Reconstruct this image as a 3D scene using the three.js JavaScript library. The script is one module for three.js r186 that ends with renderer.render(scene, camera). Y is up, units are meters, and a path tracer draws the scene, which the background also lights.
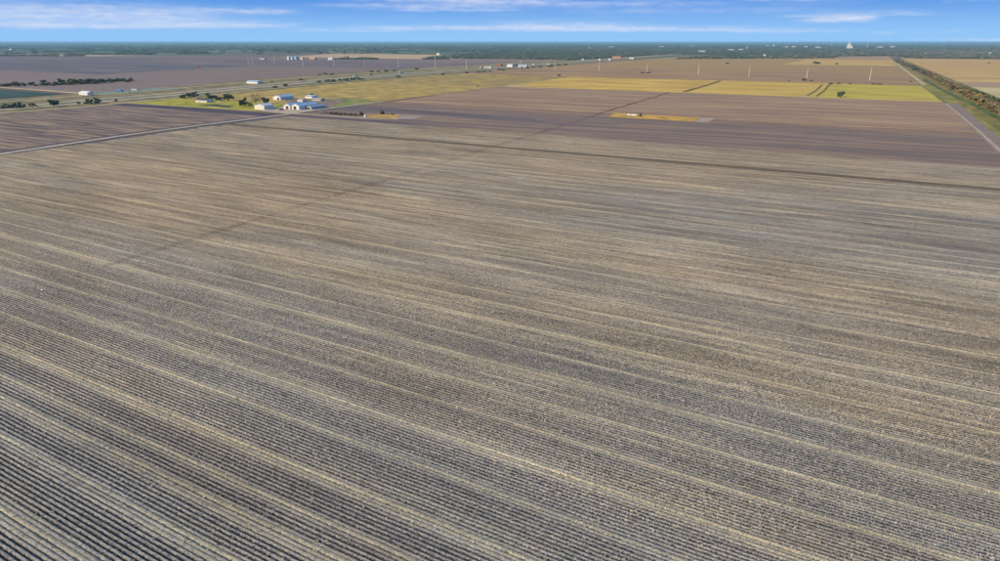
import * as THREE from 'three';
import { mergeGeometries } from 'three/addons/utils/BufferGeometryUtils.js';
import { createNoise2D, createNoise3D } from 'simplex-noise';

// ---------------------------------------------------------------- camera
// World: x runs along the crop rows (to the right), z across them (away from the camera is negative), metres.
const HEADING = 29.2 * Math.PI / 180;
const camera = new THREE.PerspectiveCamera(46.68, 1000 / 561, 1, 400000);
camera.rotation.order = 'YXZ';
camera.position.set(0, 80, 0);
camera.rotation.y = HEADING;
camera.rotation.x = -20.15 * Math.PI / 180;

const scene = new THREE.Scene();
const renderer = new THREE.WebGLRenderer({ antialias: true });
renderer.setSize(1024, 574);
renderer.toneMapping = THREE.LinearToneMapping;
renderer.toneMappingExposure = 1.0;
renderer.shadowMap.enabled = true;

// ---------------------------------------------------------------- random numbers and noise (seeded)
function rng(a) { return () => { a = (a + 0x6d2b79f5) | 0; let t = Math.imul(a ^ (a >>> 15), 1 | a); t = (t + Math.imul(t ^ (t >>> 7), 61 | t)) ^ t; return ((t ^ (t >>> 14)) >>> 0) / 4294967296; }; }
const rnd = rng(11), n2 = createNoise2D(rng(3)), n2b = createNoise2D(rng(4)), n3 = createNoise3D(rng(5));
const between = (a, b, r = rnd) => a + (b - a) * r();
const clamp = (x, a = 0, b = 1) => Math.min(b, Math.max(a, x));
const smooth = (a, b, x) => { const t = clamp((x - a) / (b - a)); return t * t * (3 - 2 * t); };
const mix = (a, b, t) => a + (b - a) * t;
const mix3 = (a, b, t) => [mix(a[0], b[0], t), mix(a[1], b[1], t), mix(a[2], b[2], t)];
const fbm = (x, y, o = 4, f = n2) => { let s = 0, a = 0.5, k = 1; for (let i = 0; i < o; i++) { s += a * f(x * k, y * k); a *= 0.5; k *= 2.03; } return s; };

// ---------------------------------------------------------------- sun and sky
const SUN = new THREE.Vector3(-0.585, 0.56, 0.811).normalize();
const sun = new THREE.DirectionalLight(new THREE.Color().setRGB(1.0, 0.83, 0.58), 4.9);
sun.position.copy(SUN).multiplyScalar(3000).add(new THREE.Vector3(-300, 0, -600));
sun.target.position.set(-300, 0, -600);
sun.castShadow = true;
sun.shadow.mapSize.set(4096, 4096);
Object.assign(sun.shadow.camera, { left: -1500, right: 1500, top: 1500, bottom: -1500, near: 100, far: 6500 });
scene.add(sun, sun.target);

const cloudBands = [   // world azimuth, elevation, half-widths (degrees), strength
  [-35.85, 1.54, 3.81, 0.54, 0.55], [-32.45, 2.10, 8.84, 0.56, 0.50], [-28.77, 1.74, 7.00, 0.58, 0.55], [-24.13, 1.36, 6.21, 0.30, 0.50], [-29.40, 1.08, 8.80, 0.14, 0.60],
  [-33.61, 1.07, 6.89, 0.17, 0.55], [-22.74, 1.15, 5.63, 0.10, 0.60], [-20.59, 2.25, 4.35, 0.23, 0.50], [-18.39, 2.16, 1.86, 0.12, 0.50], [-18.76, 1.25, 2.97, 0.16, 0.35],
  [-12.63, 0.89, 4.73, 0.12, 0.40], [-5.78, 3.21, 6.56, 0.25, 0.55], [-6.59, 2.71, 8.17, 0.18, 0.50], [-3.72, 2.44, 5.77, 0.12, 0.55], [-0.83, 3.06, 4.14, 0.25, 0.45],
  [-4.96, 1.07, 7.40, 0.18, 0.50], [-1.66, 1.12, 9.10, 0.12, 0.50], [4.96, 1.24, 5.75, 0.33, 0.55], [7.41, 1.03, 7.33, 0.21, 0.60], [13.02, 0.97, 8.65, 0.16, 0.55],
  [20.59, 0.81, 5.80, 0.12, 0.50], [1.66, 3.06, 4.14, 0.21, 0.50], [9.84, 2.86, 9.65, 0.24, 0.35], [16.12, 2.31, 9.93, 0.24, 0.25], [22.03, 2.98, 2.85, 0.09, 0.50],
  [26.03, 1.60, 2.01, 0.19, 1.00], [25.23, 1.50, 2.30, 0.12, 0.70], [26.83, 1.70, 1.45, 0.18, 0.80], [23.44, 1.82, 1.95, 0.11, 0.40], [29.72, 1.83, 2.12, 0.06, 0.50],
  [33.04, 2.57, 0.93, 0.06, 0.40], [27.48, 1.98, 3.91, 0.15, 0.25], [33.90, 0.14, 3.42, 0.06, 0.60], [30.65, 0.71, 3.68, 0.06, 0.30], [29.09, 0.58, 0.63, 0.04, 0.40],
];
function makeSky() {
  const w = 4096, h = 2048, data = new Float32Array(w * h * 4);
  const zenith = [0.045, 0.17, 0.44], mid = [0.07, 0.26, 0.76], low = [0.30, 0.58, 0.95];
  const white = [0.70, 0.76, 0.93];
  // cloud streaks by azimuth column, so that each row only tests what is near
  for (let j = 0; j < h; j++) {
    const el = ((j + 0.5) / h - 0.5) * 180, up = Math.max(0, el);
    let base = mix3(low, mid, smooth(0, 4.2, up));
    base = mix3(base, zenith, smooth(4, 60, up));
    const bands = cloudBands.filter((b) => Math.abs(el - b[1]) < b[3] * 3.2);
    const y = Math.sin(el * Math.PI / 180), ce = Math.cos(el * Math.PI / 180);
    for (let i = 0; i < w; i++) {
      const a = ((i + 0.5) / w - 0.5) * 2 * Math.PI, o = (j * w + i) * 4;
      let c = base;
      if (el > -0.1) {
        const dx = Math.cos(a) * ce, dz = Math.sin(a) * ce;
        let cover = 0;
        // thin cirrus in a flat layer high up, everywhere
        if (el > 0.1) {
          const k = 9 / (y + 0.035), px = dx * k, pz = dz * k;
          const s = fbm(px * 0.035 + 3, pz * 0.075 - 8, 4), t = fbm(px * 0.012 - 5, pz * 0.02 + 9, 2, n2b);
          cover = 0.28 * smooth(0.08, 0.62, s + t * 0.9) * smooth(0.3, 6, el);
        }
        if (bands.length) {
          // azimuth from the camera's heading, growing to the right
          let az = (a + Math.PI / 2 + HEADING) * 180 / Math.PI;
          az = ((az + 540) % 360) - 180;
          for (const [ba, be, bw, bh, bs] of bands) {
            const u = (az - ba) / bw;
            if (Math.abs(u) > 1.5) continue;
            const v = (el - be + 0.05 * n2(az * 0.35, be * 9)) / bh;
            const ragged = 0.62 + 0.38 * n2(az * 0.22 + be * 31, el * 5) + 0.34 * n2b(az * 0.7, el * 13 + be * 7);
            const q = u * u * u * u + v * v;
            cover = 1 - (1 - cover) * (1 - clamp(bs * 1.1 * ragged * Math.exp(-q * 1.2)));
          }
        }
        c = mix3(base, white, clamp(cover));
        const d = dx * SUN.x + y * SUN.y + dz * SUN.z;
        const glow = 0.25 * Math.pow(Math.max(0, d), 24) + 0.9 * Math.pow(Math.max(0, d), 400);
        c = [c[0] + glow, c[1] + glow * 0.93, c[2] + glow * 0.8];
      }
      data[o] = c[0]; data[o + 1] = c[1]; data[o + 2] = c[2]; data[o + 3] = 1;
    }
  }
  const t = new THREE.DataTexture(data, w, h, THREE.RGBAFormat, THREE.FloatType);
  t.mapping = THREE.EquirectangularReflectionMapping; t.magFilter = t.minFilter = THREE.LinearFilter; t.wrapS = THREE.RepeatWrapping; t.needsUpdate = true;
  return t;
}
const skyTexture = makeSky();
scene.background = skyTexture; scene.environment = skyTexture;
scene.fog = new THREE.FogExp2(new THREE.Color().setRGB(0.44, 0.82, 1.0), 4e-5);

const farmTrees = [
  [-916.4, -654.7, 8.3, 5.4], [-924.2, -678.7, 14.7, 7.4], [-853.9, -654.5, 13.2, 9.1], [-839.2, -656.7, 9.5, 6.1], [-818.9, -658.2, 12.3, 8.7],
  [-733, -612.8, 9.3, 10.1], [-723.1, -613.4, 6, 5.6], [-736.6, -636.1, 13, 12.5], [-731.3, -647.8, 8.9, 8], [-763.3, -768.7, 6.2, 5.3],
];
const roadTrees = [
  [-974.1, -436.8, 9, 3.8], [-972.2, -444, 11.6, 5.4], [-969.2, -451.9, 10.4, 6.5], [-965.4, -457.2, 6.5, 4.4], [-957.5, -464.7, 8.3, 4.7],
  [-944.8, -484.6, 10.8, 7.9], [-944.7, -516.4, 4.6, 3.5], [-947.1, -532.5, 10.2, 6.4], [-945.5, -542.4, 8.1, 7.2], [-947.9, -570.7, 3.7, 3.4],
];
const groveTrees = [
  [-1452.8, -661.9, 8.8, 6], [-1442.4, -661.5, 4.4, 2.5], [-1452.7, -671.6, 9.5, 4.5], [-1476.5, -682.4, 7.5, 4.5], [-1481.8, -684.5, 6, 4.1],
  [-1478.4, -693.2, 9.1, 4.4], [-1481.5, -697.1, 4.4, 3], [-1479.7, -696.3, 10.2, 6.8], [-1435.1, -679, 7.4, 4.6], [-1435.7, -682.1, 8.3, 5.7],
  [-1468.1, -707.9, 6.6, 3.2], [-1489.6, -715.4, 6.3, 3.8], [-1450.3, -698.5, 6.3, 3.3], [-1455.5, -712.2, 6.3, 3.6], [-1485.6, -730, 10.4, 4.7],
  [-1429.7, -706, 4.5, 2.9], [-1450.6, -716.8, 4.5, 2.1], [-1424.4, -705.6, 5.5, 3.5], [-1417.6, -712.7, 6.4, 3.4], [-1432.1, -720.2, 6.7, 4.3],
  [-1422.3, -721.4, 6.1, 4.2], [-1468.3, -742.6, 11, 7.4], [-1418.7, -722.9, 10.1, 5.3], [-1479.6, -758.5, 6.8, 3.3], [-1407.2, -727.7, 7.1, 3.3],
  [-1442, -753, 9.3, 4.7], [-1419.4, -741.1, 9.5, 5.3], [-1415.1, -737.6, 6.2, 3.5], [-1478.9, -783.5, 12.3, 8.4], [-1419, -753, 6.8, 3.8],
  [-1416.8, -751.1, 8.3, 4.7], [-1407.5, -758.2, 13.7, 7.7], [-1422.6, -765.5, 9.9, 5.2], [-1479, -799.9, 9.4, 6.6], [-1426.7, -780.5, 10.2, 5.4],
  [-1466.8, -798.3, 12.8, 8.5], [-1416.3, -777, 12.3, 7.7], [-1415.4, -783.6, 9, 5.7], [-1442.2, -799, 12.6, 7.8], [-1402.1, -780.5, 11.3, 6.7],
  [-1437.5, -802, 8.3, 5.1], [-1410.3, -795.2, 11.4, 7.4], [-1424.8, -806.6, 12.3, 8.1], [-1408.3, -801.2, 13.3, 8.2], [-1393.6, -803.2, 10.3, 6],
  [-1409.5, -808.5, 13.9, 7.9], [-1413, -820.3, 12.3, 6], [-1421.8, -830.8, 11.8, 6.6], [-1408.4, -825.4, 11.5, 7.3], [-1457.9, -853.1, 10.2, 6.3],
  [-1417.1, -835.1, 11.6, 5.3], [-1446.1, -859.7, 6.9, 3.3], [-1449.2, -864.5, 8.1, 3.7], [-1432.9, -860.7, 11.6, 7], [-1400.4, -842.8, 6.3, 3.5],
  [-1430.5, -866.1, 7.4, 4.9], [-1452.1, -885.2, 11.9, 5.6], [-1430, -878, 8.6, 5.9], [-1421.5, -880.3, 10.1, 6.2], [-1440.7, -892, 8.8, 5.2],
  [-1387.9, -869.7, 8.6, 4.6], [-1440.4, -907.2, 5.7, 3.4], [-1433.7, -904.4, 9.1, 6.1], [-1419.3, -897.2, 6.4, 3.3],
];
const hedgeTrees = [
  [56.1, -3485.4, 9.6, 8.1], [51.8, -3504.7, 9.8, 7], [53.6, -3380.5, 9.7, 6.9], [51.8, -3353, 6.4, 7.2], [57.9, -3277.7, 8.9, 7.8],
  [52.4, -3236.9, 6.9, 8], [65.7, -3184.1, 7, 6], [68, -3178.3, 8.2, 6.8], [66.8, -3034.2, 8.6, 5.8], [68.9, -3077.1, 7.9, 6.4],
  [66.5, -2949.7, 7.5, 6.4], [71.4, -2944.6, 6, 6.1], [70.7, -2815.5, 8.9, 6.7], [66.2, -2829.2, 7.3, 6.9], [77.1, -2766.4, 7.5, 7.7],
  [74.1, -2792.1, 8.9, 6], [74.8, -2661.4, 6, 7.4], [80.1, -2706.4, 6.8, 7.4], [85.7, -2658.2, 7.6, 6.9], [80.8, -2636.1, 6.4, 6.9],
  [87.3, -2586.7, 6.7, 7.6], [85.5, -2528.7, 5.8, 7.2], [88.8, -2427.7, 8.1, 5.4], [89.5, -2497.1, 8.1, 7.8], [91.1, -2431.9, 6.8, 7.8],
  [84.1, -2387.6, 7.2, 5.7], [93.7, -2369.8, 6.2, 6.4], [88, -2365.5, 7.9, 7.3], [99.2, -2297.1, 7.3, 6.2], [95.4, -2268.1, 9, 6.3],
  [92.5, -2187.6, 6.2, 6.8], [96.4, -2175, 7.5, 6.8], [97.9, -2138.9, 6.5, 7.1], [101.5, -2169.1, 6.6, 6.3], [106.4, -2107.7, 8.2, 7],
  [98.7, -2072.5, 5.9, 5.6], [107.5, -2045.8, 8.8, 6.5], [103.4, -2010.4, 5.7, 7], [104.2, -1992.3, 9, 7], [105.9, -1995.3, 9.1, 7],
  [112.9, -1942.8, 7.9, 6.2], [106.8, -1929, 7.8, 6.1], [110, -1888.2, 8.6, 6.9], [113.2, -1874.9, 8.6, 6.5], [112, -1817.1, 8.1, 6.2],
  [108.7, -1841.1, 6.3, 5.4], [116.2, -1775, 8.2, 5.2], [111.2, -1754.1, 7.6, 6.2], [114.3, -1743.2, 6.1, 5.6], [112.7, -1730, 8.6, 5.6],
  [113, -1688.7, 6.1, 5.9], [112.3, -1680.1, 5.6, 7.4], [113.5, -1619.4, 7.8, 6.7], [114.4, -1619.6, 5.9, 6.7], [114.7, -1587.6, 8, 5.5],
  [115.4, -1611.6, 6.4, 5.4], [116.3, -1537.3, 6.7, 5.8], [118.5, -1562.1, 8.1, 6.9], [117, -1522.2, 7.8, 7.4], [120.9, -1518.1, 8.8, 5.2],
  [116.1, -1465.8, 6.8, 5.2], [119.9, -1461.6, 7.2, 5.9], [119, -1451, 8.6, 6.4], [126.6, -1455.7, 6.4, 5.3], [122.8, -1416.3, 6.4, 6.1],
  [122.1, -1416.1, 5.6, 7.5], [121, -1367.3, 6.8, 6.4], [120.6, -1372.3, 5.8, 6.4], [128.3, -1334.9, 8.3, 5.6], [120.6, -1332, 7.1, 6.5],
  [124.5, -1298.9, 7.9, 7.2], [124.3, -1303, 8.2, 5.6], [123.9, -1273.5, 5.7, 6.9], [129.9, -1276.8, 5.9, 5.3], [126.3, -1248.2, 6.9, 6.5],
  [126.4, -1248.7, 7.8, 5.2], [126.1, -1213, 6.7, 5.3], [127.9, -1213.4, 8, 6.4], [131.7, -1179.3, 7.9, 6.4], [127.6, -1173.9, 7.6, 7.3],
  [130.7, -1149.3, 6.3, 6.9], [128.9, -1158.8, 5.7, 5.5], [127.4, -1120.1, 6.3, 5.2], [131.8, -1124.7, 5.5, 5.2], [127.3, -1098.5, 8.3, 7.3],
  [131.6, -1102.9, 6.9, 5.9], [130.1, -1079, 7.4, 7], [133.2, -1079.5, 7.2, 5.5], [132.9, -1048.1, 8.5, 6.9], [128.2, -1047.4, 8.5, 6.1],
  [131.1, -1022.3, 7.9, 7.2], [131, -1014.7, 7.3, 5.2], [134.7, -1000.3, 5.5, 7.3], [128.1, -994.5, 7, 7.1], [132.1, -977.9, 6.3, 5.5],
  [133.3, -976.8, 7.9, 5.6], [132.2, -954.5, 8.7, 7], [135.6, -951.9, 6.7, 5.3], [136.1, -931.5, 5.5, 5.4], [129.8, -925.4, 8.3, 5.5],
  [136.5, -911.9, 7.6, 7], [134.3, -905.4, 6.6, 5], [130.9, -884.9, 5.9, 5.9], [130.2, -890.4, 6.4, 5.9],
];
const greenShrubs = [
  [136.6, -1486.2, 7.3, 5.4], [138.4, -1442.8, 8.3, 4.6], [139.7, -1417, 6.8, 4.3], [142.7, -1399.7, 6.3, 3.2], [143.1, -1376.8, 7.5, 4.5],
  [146.5, -1351.6, 8.7, 3.5], [148.7, -1334.1, 7.9, 4.2], [147.4, -1276.1, 7.3, 4.3], [149.1, -1262.2, 5.4, 3.7], [152.1, -1252.3, 8.2, 3.7],
  [152.8, -1236.8, 5.9, 3], [151.1, -1184.8, 7.5, 3.6], [154.4, -1189.1, 6.8, 3.5], [155.2, -1160.6, 7.3, 2.9], [155.6, -1143.6, 6.3, 4],
  [154.9, -1113.8, 6.6, 2.8],
];
const highwayShrubs = [
  [-1115.2, -1012, 4.2, 2.5], [-975.3, -890.7, 8.3, 4.1], [-982.1, -922.8, 9.5, 4.6], [-1109.1, -1088.6, 8.8, 4.4], [-1263.7, -1308.3, 7.7, 3.1],
  [-1267.9, -1331.1, 10.5, 3.7], [-1252, -1340, 10.5, 3.4], [-1028.8, -1060.3, 8.4, 3.4], [-1027, -1082.2, 10.7, 4.3], [-1026.3, -1099.6, 10.8, 4.7],
  [-1028.9, -1124.4, 8.7, 3.5], [-1025.5, -1139.8, 13.2, 4.8], [-1028.2, -1165.8, 13.4, 5.4], [-1032.1, -1187.1, 9.1, 3.6], [-1024.2, -1191.6, 9.1, 3.2],
  [-1247, -1492.8, 9.5, 5.6], [-1247.7, -1522.1, 8.5, 4], [-1244.6, -1554.2, 11.5, 5.2], [-1241.5, -1587.3, 11.7, 4.1], [-1007.4, -1302, 9.6, 4.3],
  [-1244.5, -1702.1, 11, 4.9], [-987.5, -1462.6, 10.3, 4.6], [-981.7, -1570.3, 8.7, 4.9], [-978.6, -1628.3, 9.7, 3.3], [-978.2, -1657.8, 9.6, 3.7],
  [-976.6, -1688.7, 8.6, 3.4], [-1009, -1799.3, 9.1, 4.8], [-991.3, -1792.3, 12, 3.6], [-992.5, -1915, 9.5, 4.4], [-992.3, -1952.8, 11.2, 3.8],
  [-1014.2, -2039.8, 11.3, 5], [-988.5, -2043.9, 10.6, 5], [-987.2, -2107.5, 13.6, 4.1], [-1003.8, -2175.5, 15.7, 5.6], [-1012.3, -2240.6, 14.3, 5.7],
  [-998.9, -2272.1, 11.6, 5.4],
];
const fieldBushes = [
  [-48.3, -1163.8, 11.6, 7.1, 0], [-672.7, -1116.1, 3.8, 1.7, 1], [-703.2, -1561.3, 7.5, 4.5, 1], [-573.5, -1826.2, 9.9, 2.7, 1], [-559.1, -1834.2, 11, 3, 1],
  [-144.7, -1627.5, 11, 4, 1], [-128.5, -1614.4, 6.5, 2.6, 1], [-83.8, -1513.6, 6.8, 3.6, 1], [-70.4, -1524.9, 6.8, 2.8, 1], [-50.5, -1532.2, 4.8, 2.2, 1],
  [-9.3, -1555.3, 6, 3, 1], [0.5, -1545.9, 8, 2.6, 1], [-226.1, -2940.5, 23.5, 8.6, 0], [-151.6, -2899.1, 9.9, 5.3, 1], [-532.3, -2783.6, 11.8, 5.1, 1],
  [-171.6, -1594.7, 4.3, 2, 1], [59.3, -1697.7, 6.4, 1.7, 1], [365.7, -3300, 7.9, 3.9, 1],
];
const lotBushes = [
  [-558.5, -590.4, 5.9, 2.4, 2], [-552.3, -591.3, 4.7, 2.1, 2], [-540.2, -586.5, 3.3, 3, 0], [-538.7, -592.5, 3.5, 2.6, 0], [-533.1, -595.6, 4.2, 2.3, 2],
  [-527, -596.5, 3.5, 2.1, 2], [-512.2, -591.1, 4.4, 4.8, 3], [-503.8, -617.1, 4.2, 5.4, 3], [-492.8, -621.9, 3.5, 1.4, 2],
];
const poleSpots = [
  [-2086.8, -1790.8, 0, 30.2], [-2074.3, -1797.8, 0, 32.4], [-1975.4, -1813.9, 0, 35], [-1810.2, -1794.6, 0, 30.8], [-1700.1, -1832.4, 0, 35.5],
  [-1565.2, -1839.2, 0, 26.3], [-1439.1, -1865.7, 0, 27.3], [-1287.3, -1866.7, 0, 37.7], [-1102.4, -1764.2, 0, 30.4], [-973.1, -1871.5, 0, 29.6],
  [-880.9, -1923, 0, 28.4], [-733.8, -1919.5, 0, 31.6], [-572.8, -1869.6, 0, 21.6], [-417, -1813, 0, 27.5], [-282.3, -1762.1, 0, 26.1],
  [-151.1, -1759.4, 0, 23.2], [-18.9, -1725.2, 0, 26.5],
];
const industry = [
  [-2456.8, -2348.3, 9.5, 17], [-2469.9, -2383.2, 7.7, 14.4], [-2483.3, -2418.8, 19.4, 15.5], [-2458, -2433, 17.4, 9.7], [-2397.8, -2444.9, 33.7, 9.6],
  [-2283.2, -2445.3, 26, 10.4], [-2637.9, -2354.4, 34.1, 5.8], [-2424.4, -2707.8, 25.8, 10.3], [-2277.6, -2623.1, 14.9, 8.9], [-2551.7, -3739.5, 19.7, 13.1],
];
const shops = [
  [-1137.2, -1940.4, 9.9, 3.9], [-1112.7, -1924.3, 13, 5.2], [-1178.2, -2100.9, 21.1, 7], [-1096.9, -2035.5, 20.3, 10.1], [-1137, -2147.2, 10.7, 5],
  [-1051.6, -2039.7, 33.5, 8.1], [-1137.2, -2295.3, 6.7, 3.7], [-1088.3, -2322.6, 6.7, 3.7], [-1145.7, -1925.7, 6.6, 3.3], [-1214.5, -2961, 13.9, 6.5],
  [-1145.8, -2999.4, 9.3, 7.4], [-1105.3, -3022, 9.3, 7.4], [-1240.7, -3497.3, 47.9, 8.5], [-1101.3, -3326.8, 20.1, 7],
];
const town = [
  [-585, -4086.2, 19.1, 14.6], [-626.6, -4062.9, 20.2, 6.7], [-540.9, -4053, 27.7, 6.6], [-1304, -6918.3, 77.5, 11.6], [-1248.1, -7128.1, 59.5, 13.9],
  [-1392.5, -8321.9, 16.1, 32.2], [-1326.7, -11294.6, 91.3, 18.3], [-1266.2, -11775.4, 78.9, 15.8], [-1061, -11443, 60.9, 18.3], [-840.6, -10761.6, 99.4, 19.9],
  [-2092.5, -14889.8, 40.6, 20.3], [-1895.3, -14268.5, 31, 31], [-383.9, -4579.7, 18.3, 4.9], [-261.7, -4648, 15.2, 4.9], [-3234.1, -8098.6, 62.7, 10],
  [-3787, -10366.6, 126.2, 12.6], [-3203.7, -11174, 98.3, 13.1], [-3281.6, -13493.7, 154.9, 15.5], [-1283.6, -5625.4, 80.4, 16.1], [-78.1, -11992.4, 121.7, 15.2],
  [100.8, -13020.8, 98.3, 13.1], [231.5, -5216.2, 9, 9], [622.7, -5678.7, 20.3, 8.1], [-413.5, -9976.2, 64.6, 93], [-244.1, -11899.6, 24.3, 73],
  [-810.7, -13031.3, 20.5, 57.9], [-8130.6, -3871.1, 32, 8.5], [-1875.8, -2893.9, 10, 10],
];
// ---------------------------------------------------------------- helpers
const lin = (r, g, b) => { const c = new THREE.Color().setRGB(r / 255, g / 255, b / 255, THREE.SRGBColorSpace); return [c.r, c.g, c.b]; };
const mat = (c, roughness = 0.9, more = {}) => new THREE.MeshStandardMaterial({ color: new THREE.Color().setRGB(...c), roughness, ...more });
const taken = new Map();
function numbered(name) { const n = taken.get(name) ?? 0; taken.set(name, n + 1); return n ? name + '_' + String(n).padStart(3, '0') : name; }
const shade = (o) => { o.castShadow = o.receiveShadow = true; return o; };
function tag(o, label, category, group) { o.userData.label = label; o.userData.category = category; if (group) o.userData.group = group; return o; }
function thing(name, label, category, x, z, turn = 0, group) {
  const o = new THREE.Group(); o.name = numbered(name); o.position.set(x, 0, z); o.rotation.y = turn; scene.add(o);
  return tag(o, label, category, group);
}
function part(parent, name, geometry, material) { const m = shade(new THREE.Mesh(geometry, material)); m.name = name; parent.add(m); return m; }
const box = (w, h, d, x = 0, y = 0, z = 0) => new THREE.BoxGeometry(w, h, d).translate(x, y + h / 2, z);
function byte(v) { return v <= 0.0031308 ? v * 12.92 * 255 : (1.055 * Math.pow(v, 1 / 2.4) - 0.055) * 255; }
function texture(w, h, f, srgb = true) {
  const d = new Uint8Array(w * h * 4);
  for (let j = 0, o = 0; j < h; j++) for (let i = 0; i < w; i++, o += 4) {
    const c = f(i, j);
    for (let k = 0; k < 3; k++) d[o + k] = clamp(srgb ? byte(c[k]) : c[k] * 255, 0, 255);
    d[o + 3] = 255;
  }
  const t = new THREE.DataTexture(d, w, h); t.wrapS = t.wrapT = THREE.RepeatWrapping; t.magFilter = THREE.LinearFilter; t.minFilter = THREE.LinearMipmapLinearFilter; t.generateMipmaps = true;
  if (srgb) t.colorSpace = THREE.SRGBColorSpace; t.needsUpdate = true; return t;
}
const wrapNoise = (i, j, w, h, fx, fy, seed = 0) => {   // noise that repeats after w x h pixels
  const a = i / w * 2 * Math.PI, r = fx / (2 * Math.PI);
  const s = j / h, v = (q) => n3(Math.cos(a) * r + seed, Math.sin(a) * r, q * fy + seed * 7);
  return mix(v(s + 1), v(s), s);
};

// ---------------------------------------------------------------- ground materials
// soil and shredded stalks, streaked along the rows: 256 m by 256 m, shared by every field; the field's own colour is in its vertices
const grain = texture(1024, 1024, (i, j) => {
  const a = wrapNoise(i, j, 1024, 1024, 9, 70, 1), b = wrapNoise(i, j, 1024, 1024, 60, 220, 5), c = wrapNoise(i, j, 1024, 1024, 300, 300, 9);
  const v = clamp(0.74 + 0.12 * a + 0.1 * b + 0.12 * c, 0.2, 1);
  return [v, v * (1 - 0.02 * b), v * (1 - 0.05 * b)];
});
const fieldMat = new THREE.MeshPhysicalMaterial({ vertexColors: true, map: grain, roughness: 0.97, specularIntensity: 0.3 });
const GRAIN = 1 / 0.74;
// a sheet over four corners (near-left, near-right, far-right, far-left), with a colour for each point
function sheet(name, corners, y, color, { nx = 40, nz = 30, patch = 0.16, size = 110, stretch = 3, material = fieldMat, second } = {}) {
  const p = [], uv = [], col = [], idx = [], seed = rnd() * 100;
  for (let j = 0; j <= nz; j++) for (let i = 0; i <= nx; i++) {
    const s = i / nx, t = j / nz, [A, B, C, D] = corners;
    const x = mix(mix(A[0], B[0], s), mix(D[0], C[0], s), t), z = mix(mix(A[1], B[1], s), mix(D[1], C[1], s), t);
    p.push(x, y, z); uv.push(x / 256, z / 256);
    const n = fbm(x / size / stretch + seed, z / size, 4), m = fbm(x / size / stretch / 2 - seed, z / size * 0.7, 3, n2b);
    let c = typeof color === 'function' ? color(x, z, n, m) : color;
    if (second) c = mix3(c, second, smooth(-0.1, 0.45, m));
    const k = (1 + patch * 1.6 * n) * GRAIN;
    col.push(c[0] * k, c[1] * k, c[2] * k);
  }
  for (let j = 0; j < nz; j++) for (let i = 0; i < nx; i++) { const a = j * (nx + 1) + i, b = a + 1, c = a + nx + 1, d = c + 1; idx.push(a, b, d, a, d, c); }
  const g = new THREE.BufferGeometry();
  g.setAttribute('position', new THREE.Float32BufferAttribute(p, 3)); g.setAttribute('uv', new THREE.Float32BufferAttribute(uv, 2)); g.setAttribute('color', new THREE.Float32BufferAttribute(col, 3));
  g.setIndex(idx); g.computeVertexNormals();
  const m = new THREE.Mesh(g, material); m.name = numbered(name); m.receiveShadow = true; m.castShadow = true; m.userData.kind = 'structure'; scene.add(m); return m;
}
const rect = (x0, x1, z0, z1) => [[x0, z0], [x1, z0], [x1, z1], [x0, z1]];
// a strip along a line of [x, z] points
function strip(name, points, width, y, color, { patch = 0.1 } = {}) {
  const p = [], uv = [], col = [], idx = [], pts = [];
  for (let k = 0; k + 1 < points.length; k++) { const [a, b] = [points[k], points[k + 1]], n = Math.max(1, Math.ceil(Math.hypot(b[0] - a[0], b[1] - a[1]) / 25)); for (let q = 0; q < n; q++) pts.push([mix(a[0], b[0], q / n), mix(a[1], b[1], q / n)]); }
  pts.push(points.at(-1));
  pts.forEach((q, k) => {
    const a = pts[Math.max(0, k - 1)], b = pts[Math.min(pts.length - 1, k + 1)], l = Math.hypot(b[0] - a[0], b[1] - a[1]) || 1, nx = -(b[1] - a[1]) / l, nz = (b[0] - a[0]) / l;
    for (const s of [-1, 0, 1]) {
      const x = q[0] + nx * s * width / 2 * (1 + 0.08 * n2(q[1] * 0.05, s * 5)), z = q[1] + nz * s * width / 2;
      p.push(x, y, z); uv.push(x / 256, z / 256);
      const t = (1 + patch * (n2(x * 0.05, z * 0.05) + 0.6 * n2b(x * 0.01, z * 0.01))) * GRAIN; col.push(color[0] * t, color[1] * t, color[2] * t);
    }
    if (k) { const o = k * 3; idx.push(o - 3, o - 2, o + 1, o - 3, o + 1, o, o - 2, o - 1, o + 2, o - 2, o + 2, o + 1); }
  });
  const g = new THREE.BufferGeometry();
  g.setAttribute('position', new THREE.Float32BufferAttribute(p, 3)); g.setAttribute('uv', new THREE.Float32BufferAttribute(uv, 2)); g.setAttribute('color', new THREE.Float32BufferAttribute(col, 3));
  g.setIndex(idx); g.computeVertexNormals();
  if (g.attributes.normal.getY(0) < 0) { for (let k = 0; k < idx.length; k += 3) [idx[k + 1], idx[k + 2]] = [idx[k + 2], idx[k + 1]]; g.setIndex(idx); g.computeVertexNormals(); }
  const m = new THREE.Mesh(g, fieldMat); m.name = numbered(name); m.receiveShadow = true; m.userData.kind = 'structure'; scene.add(m); return m;
}

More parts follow.
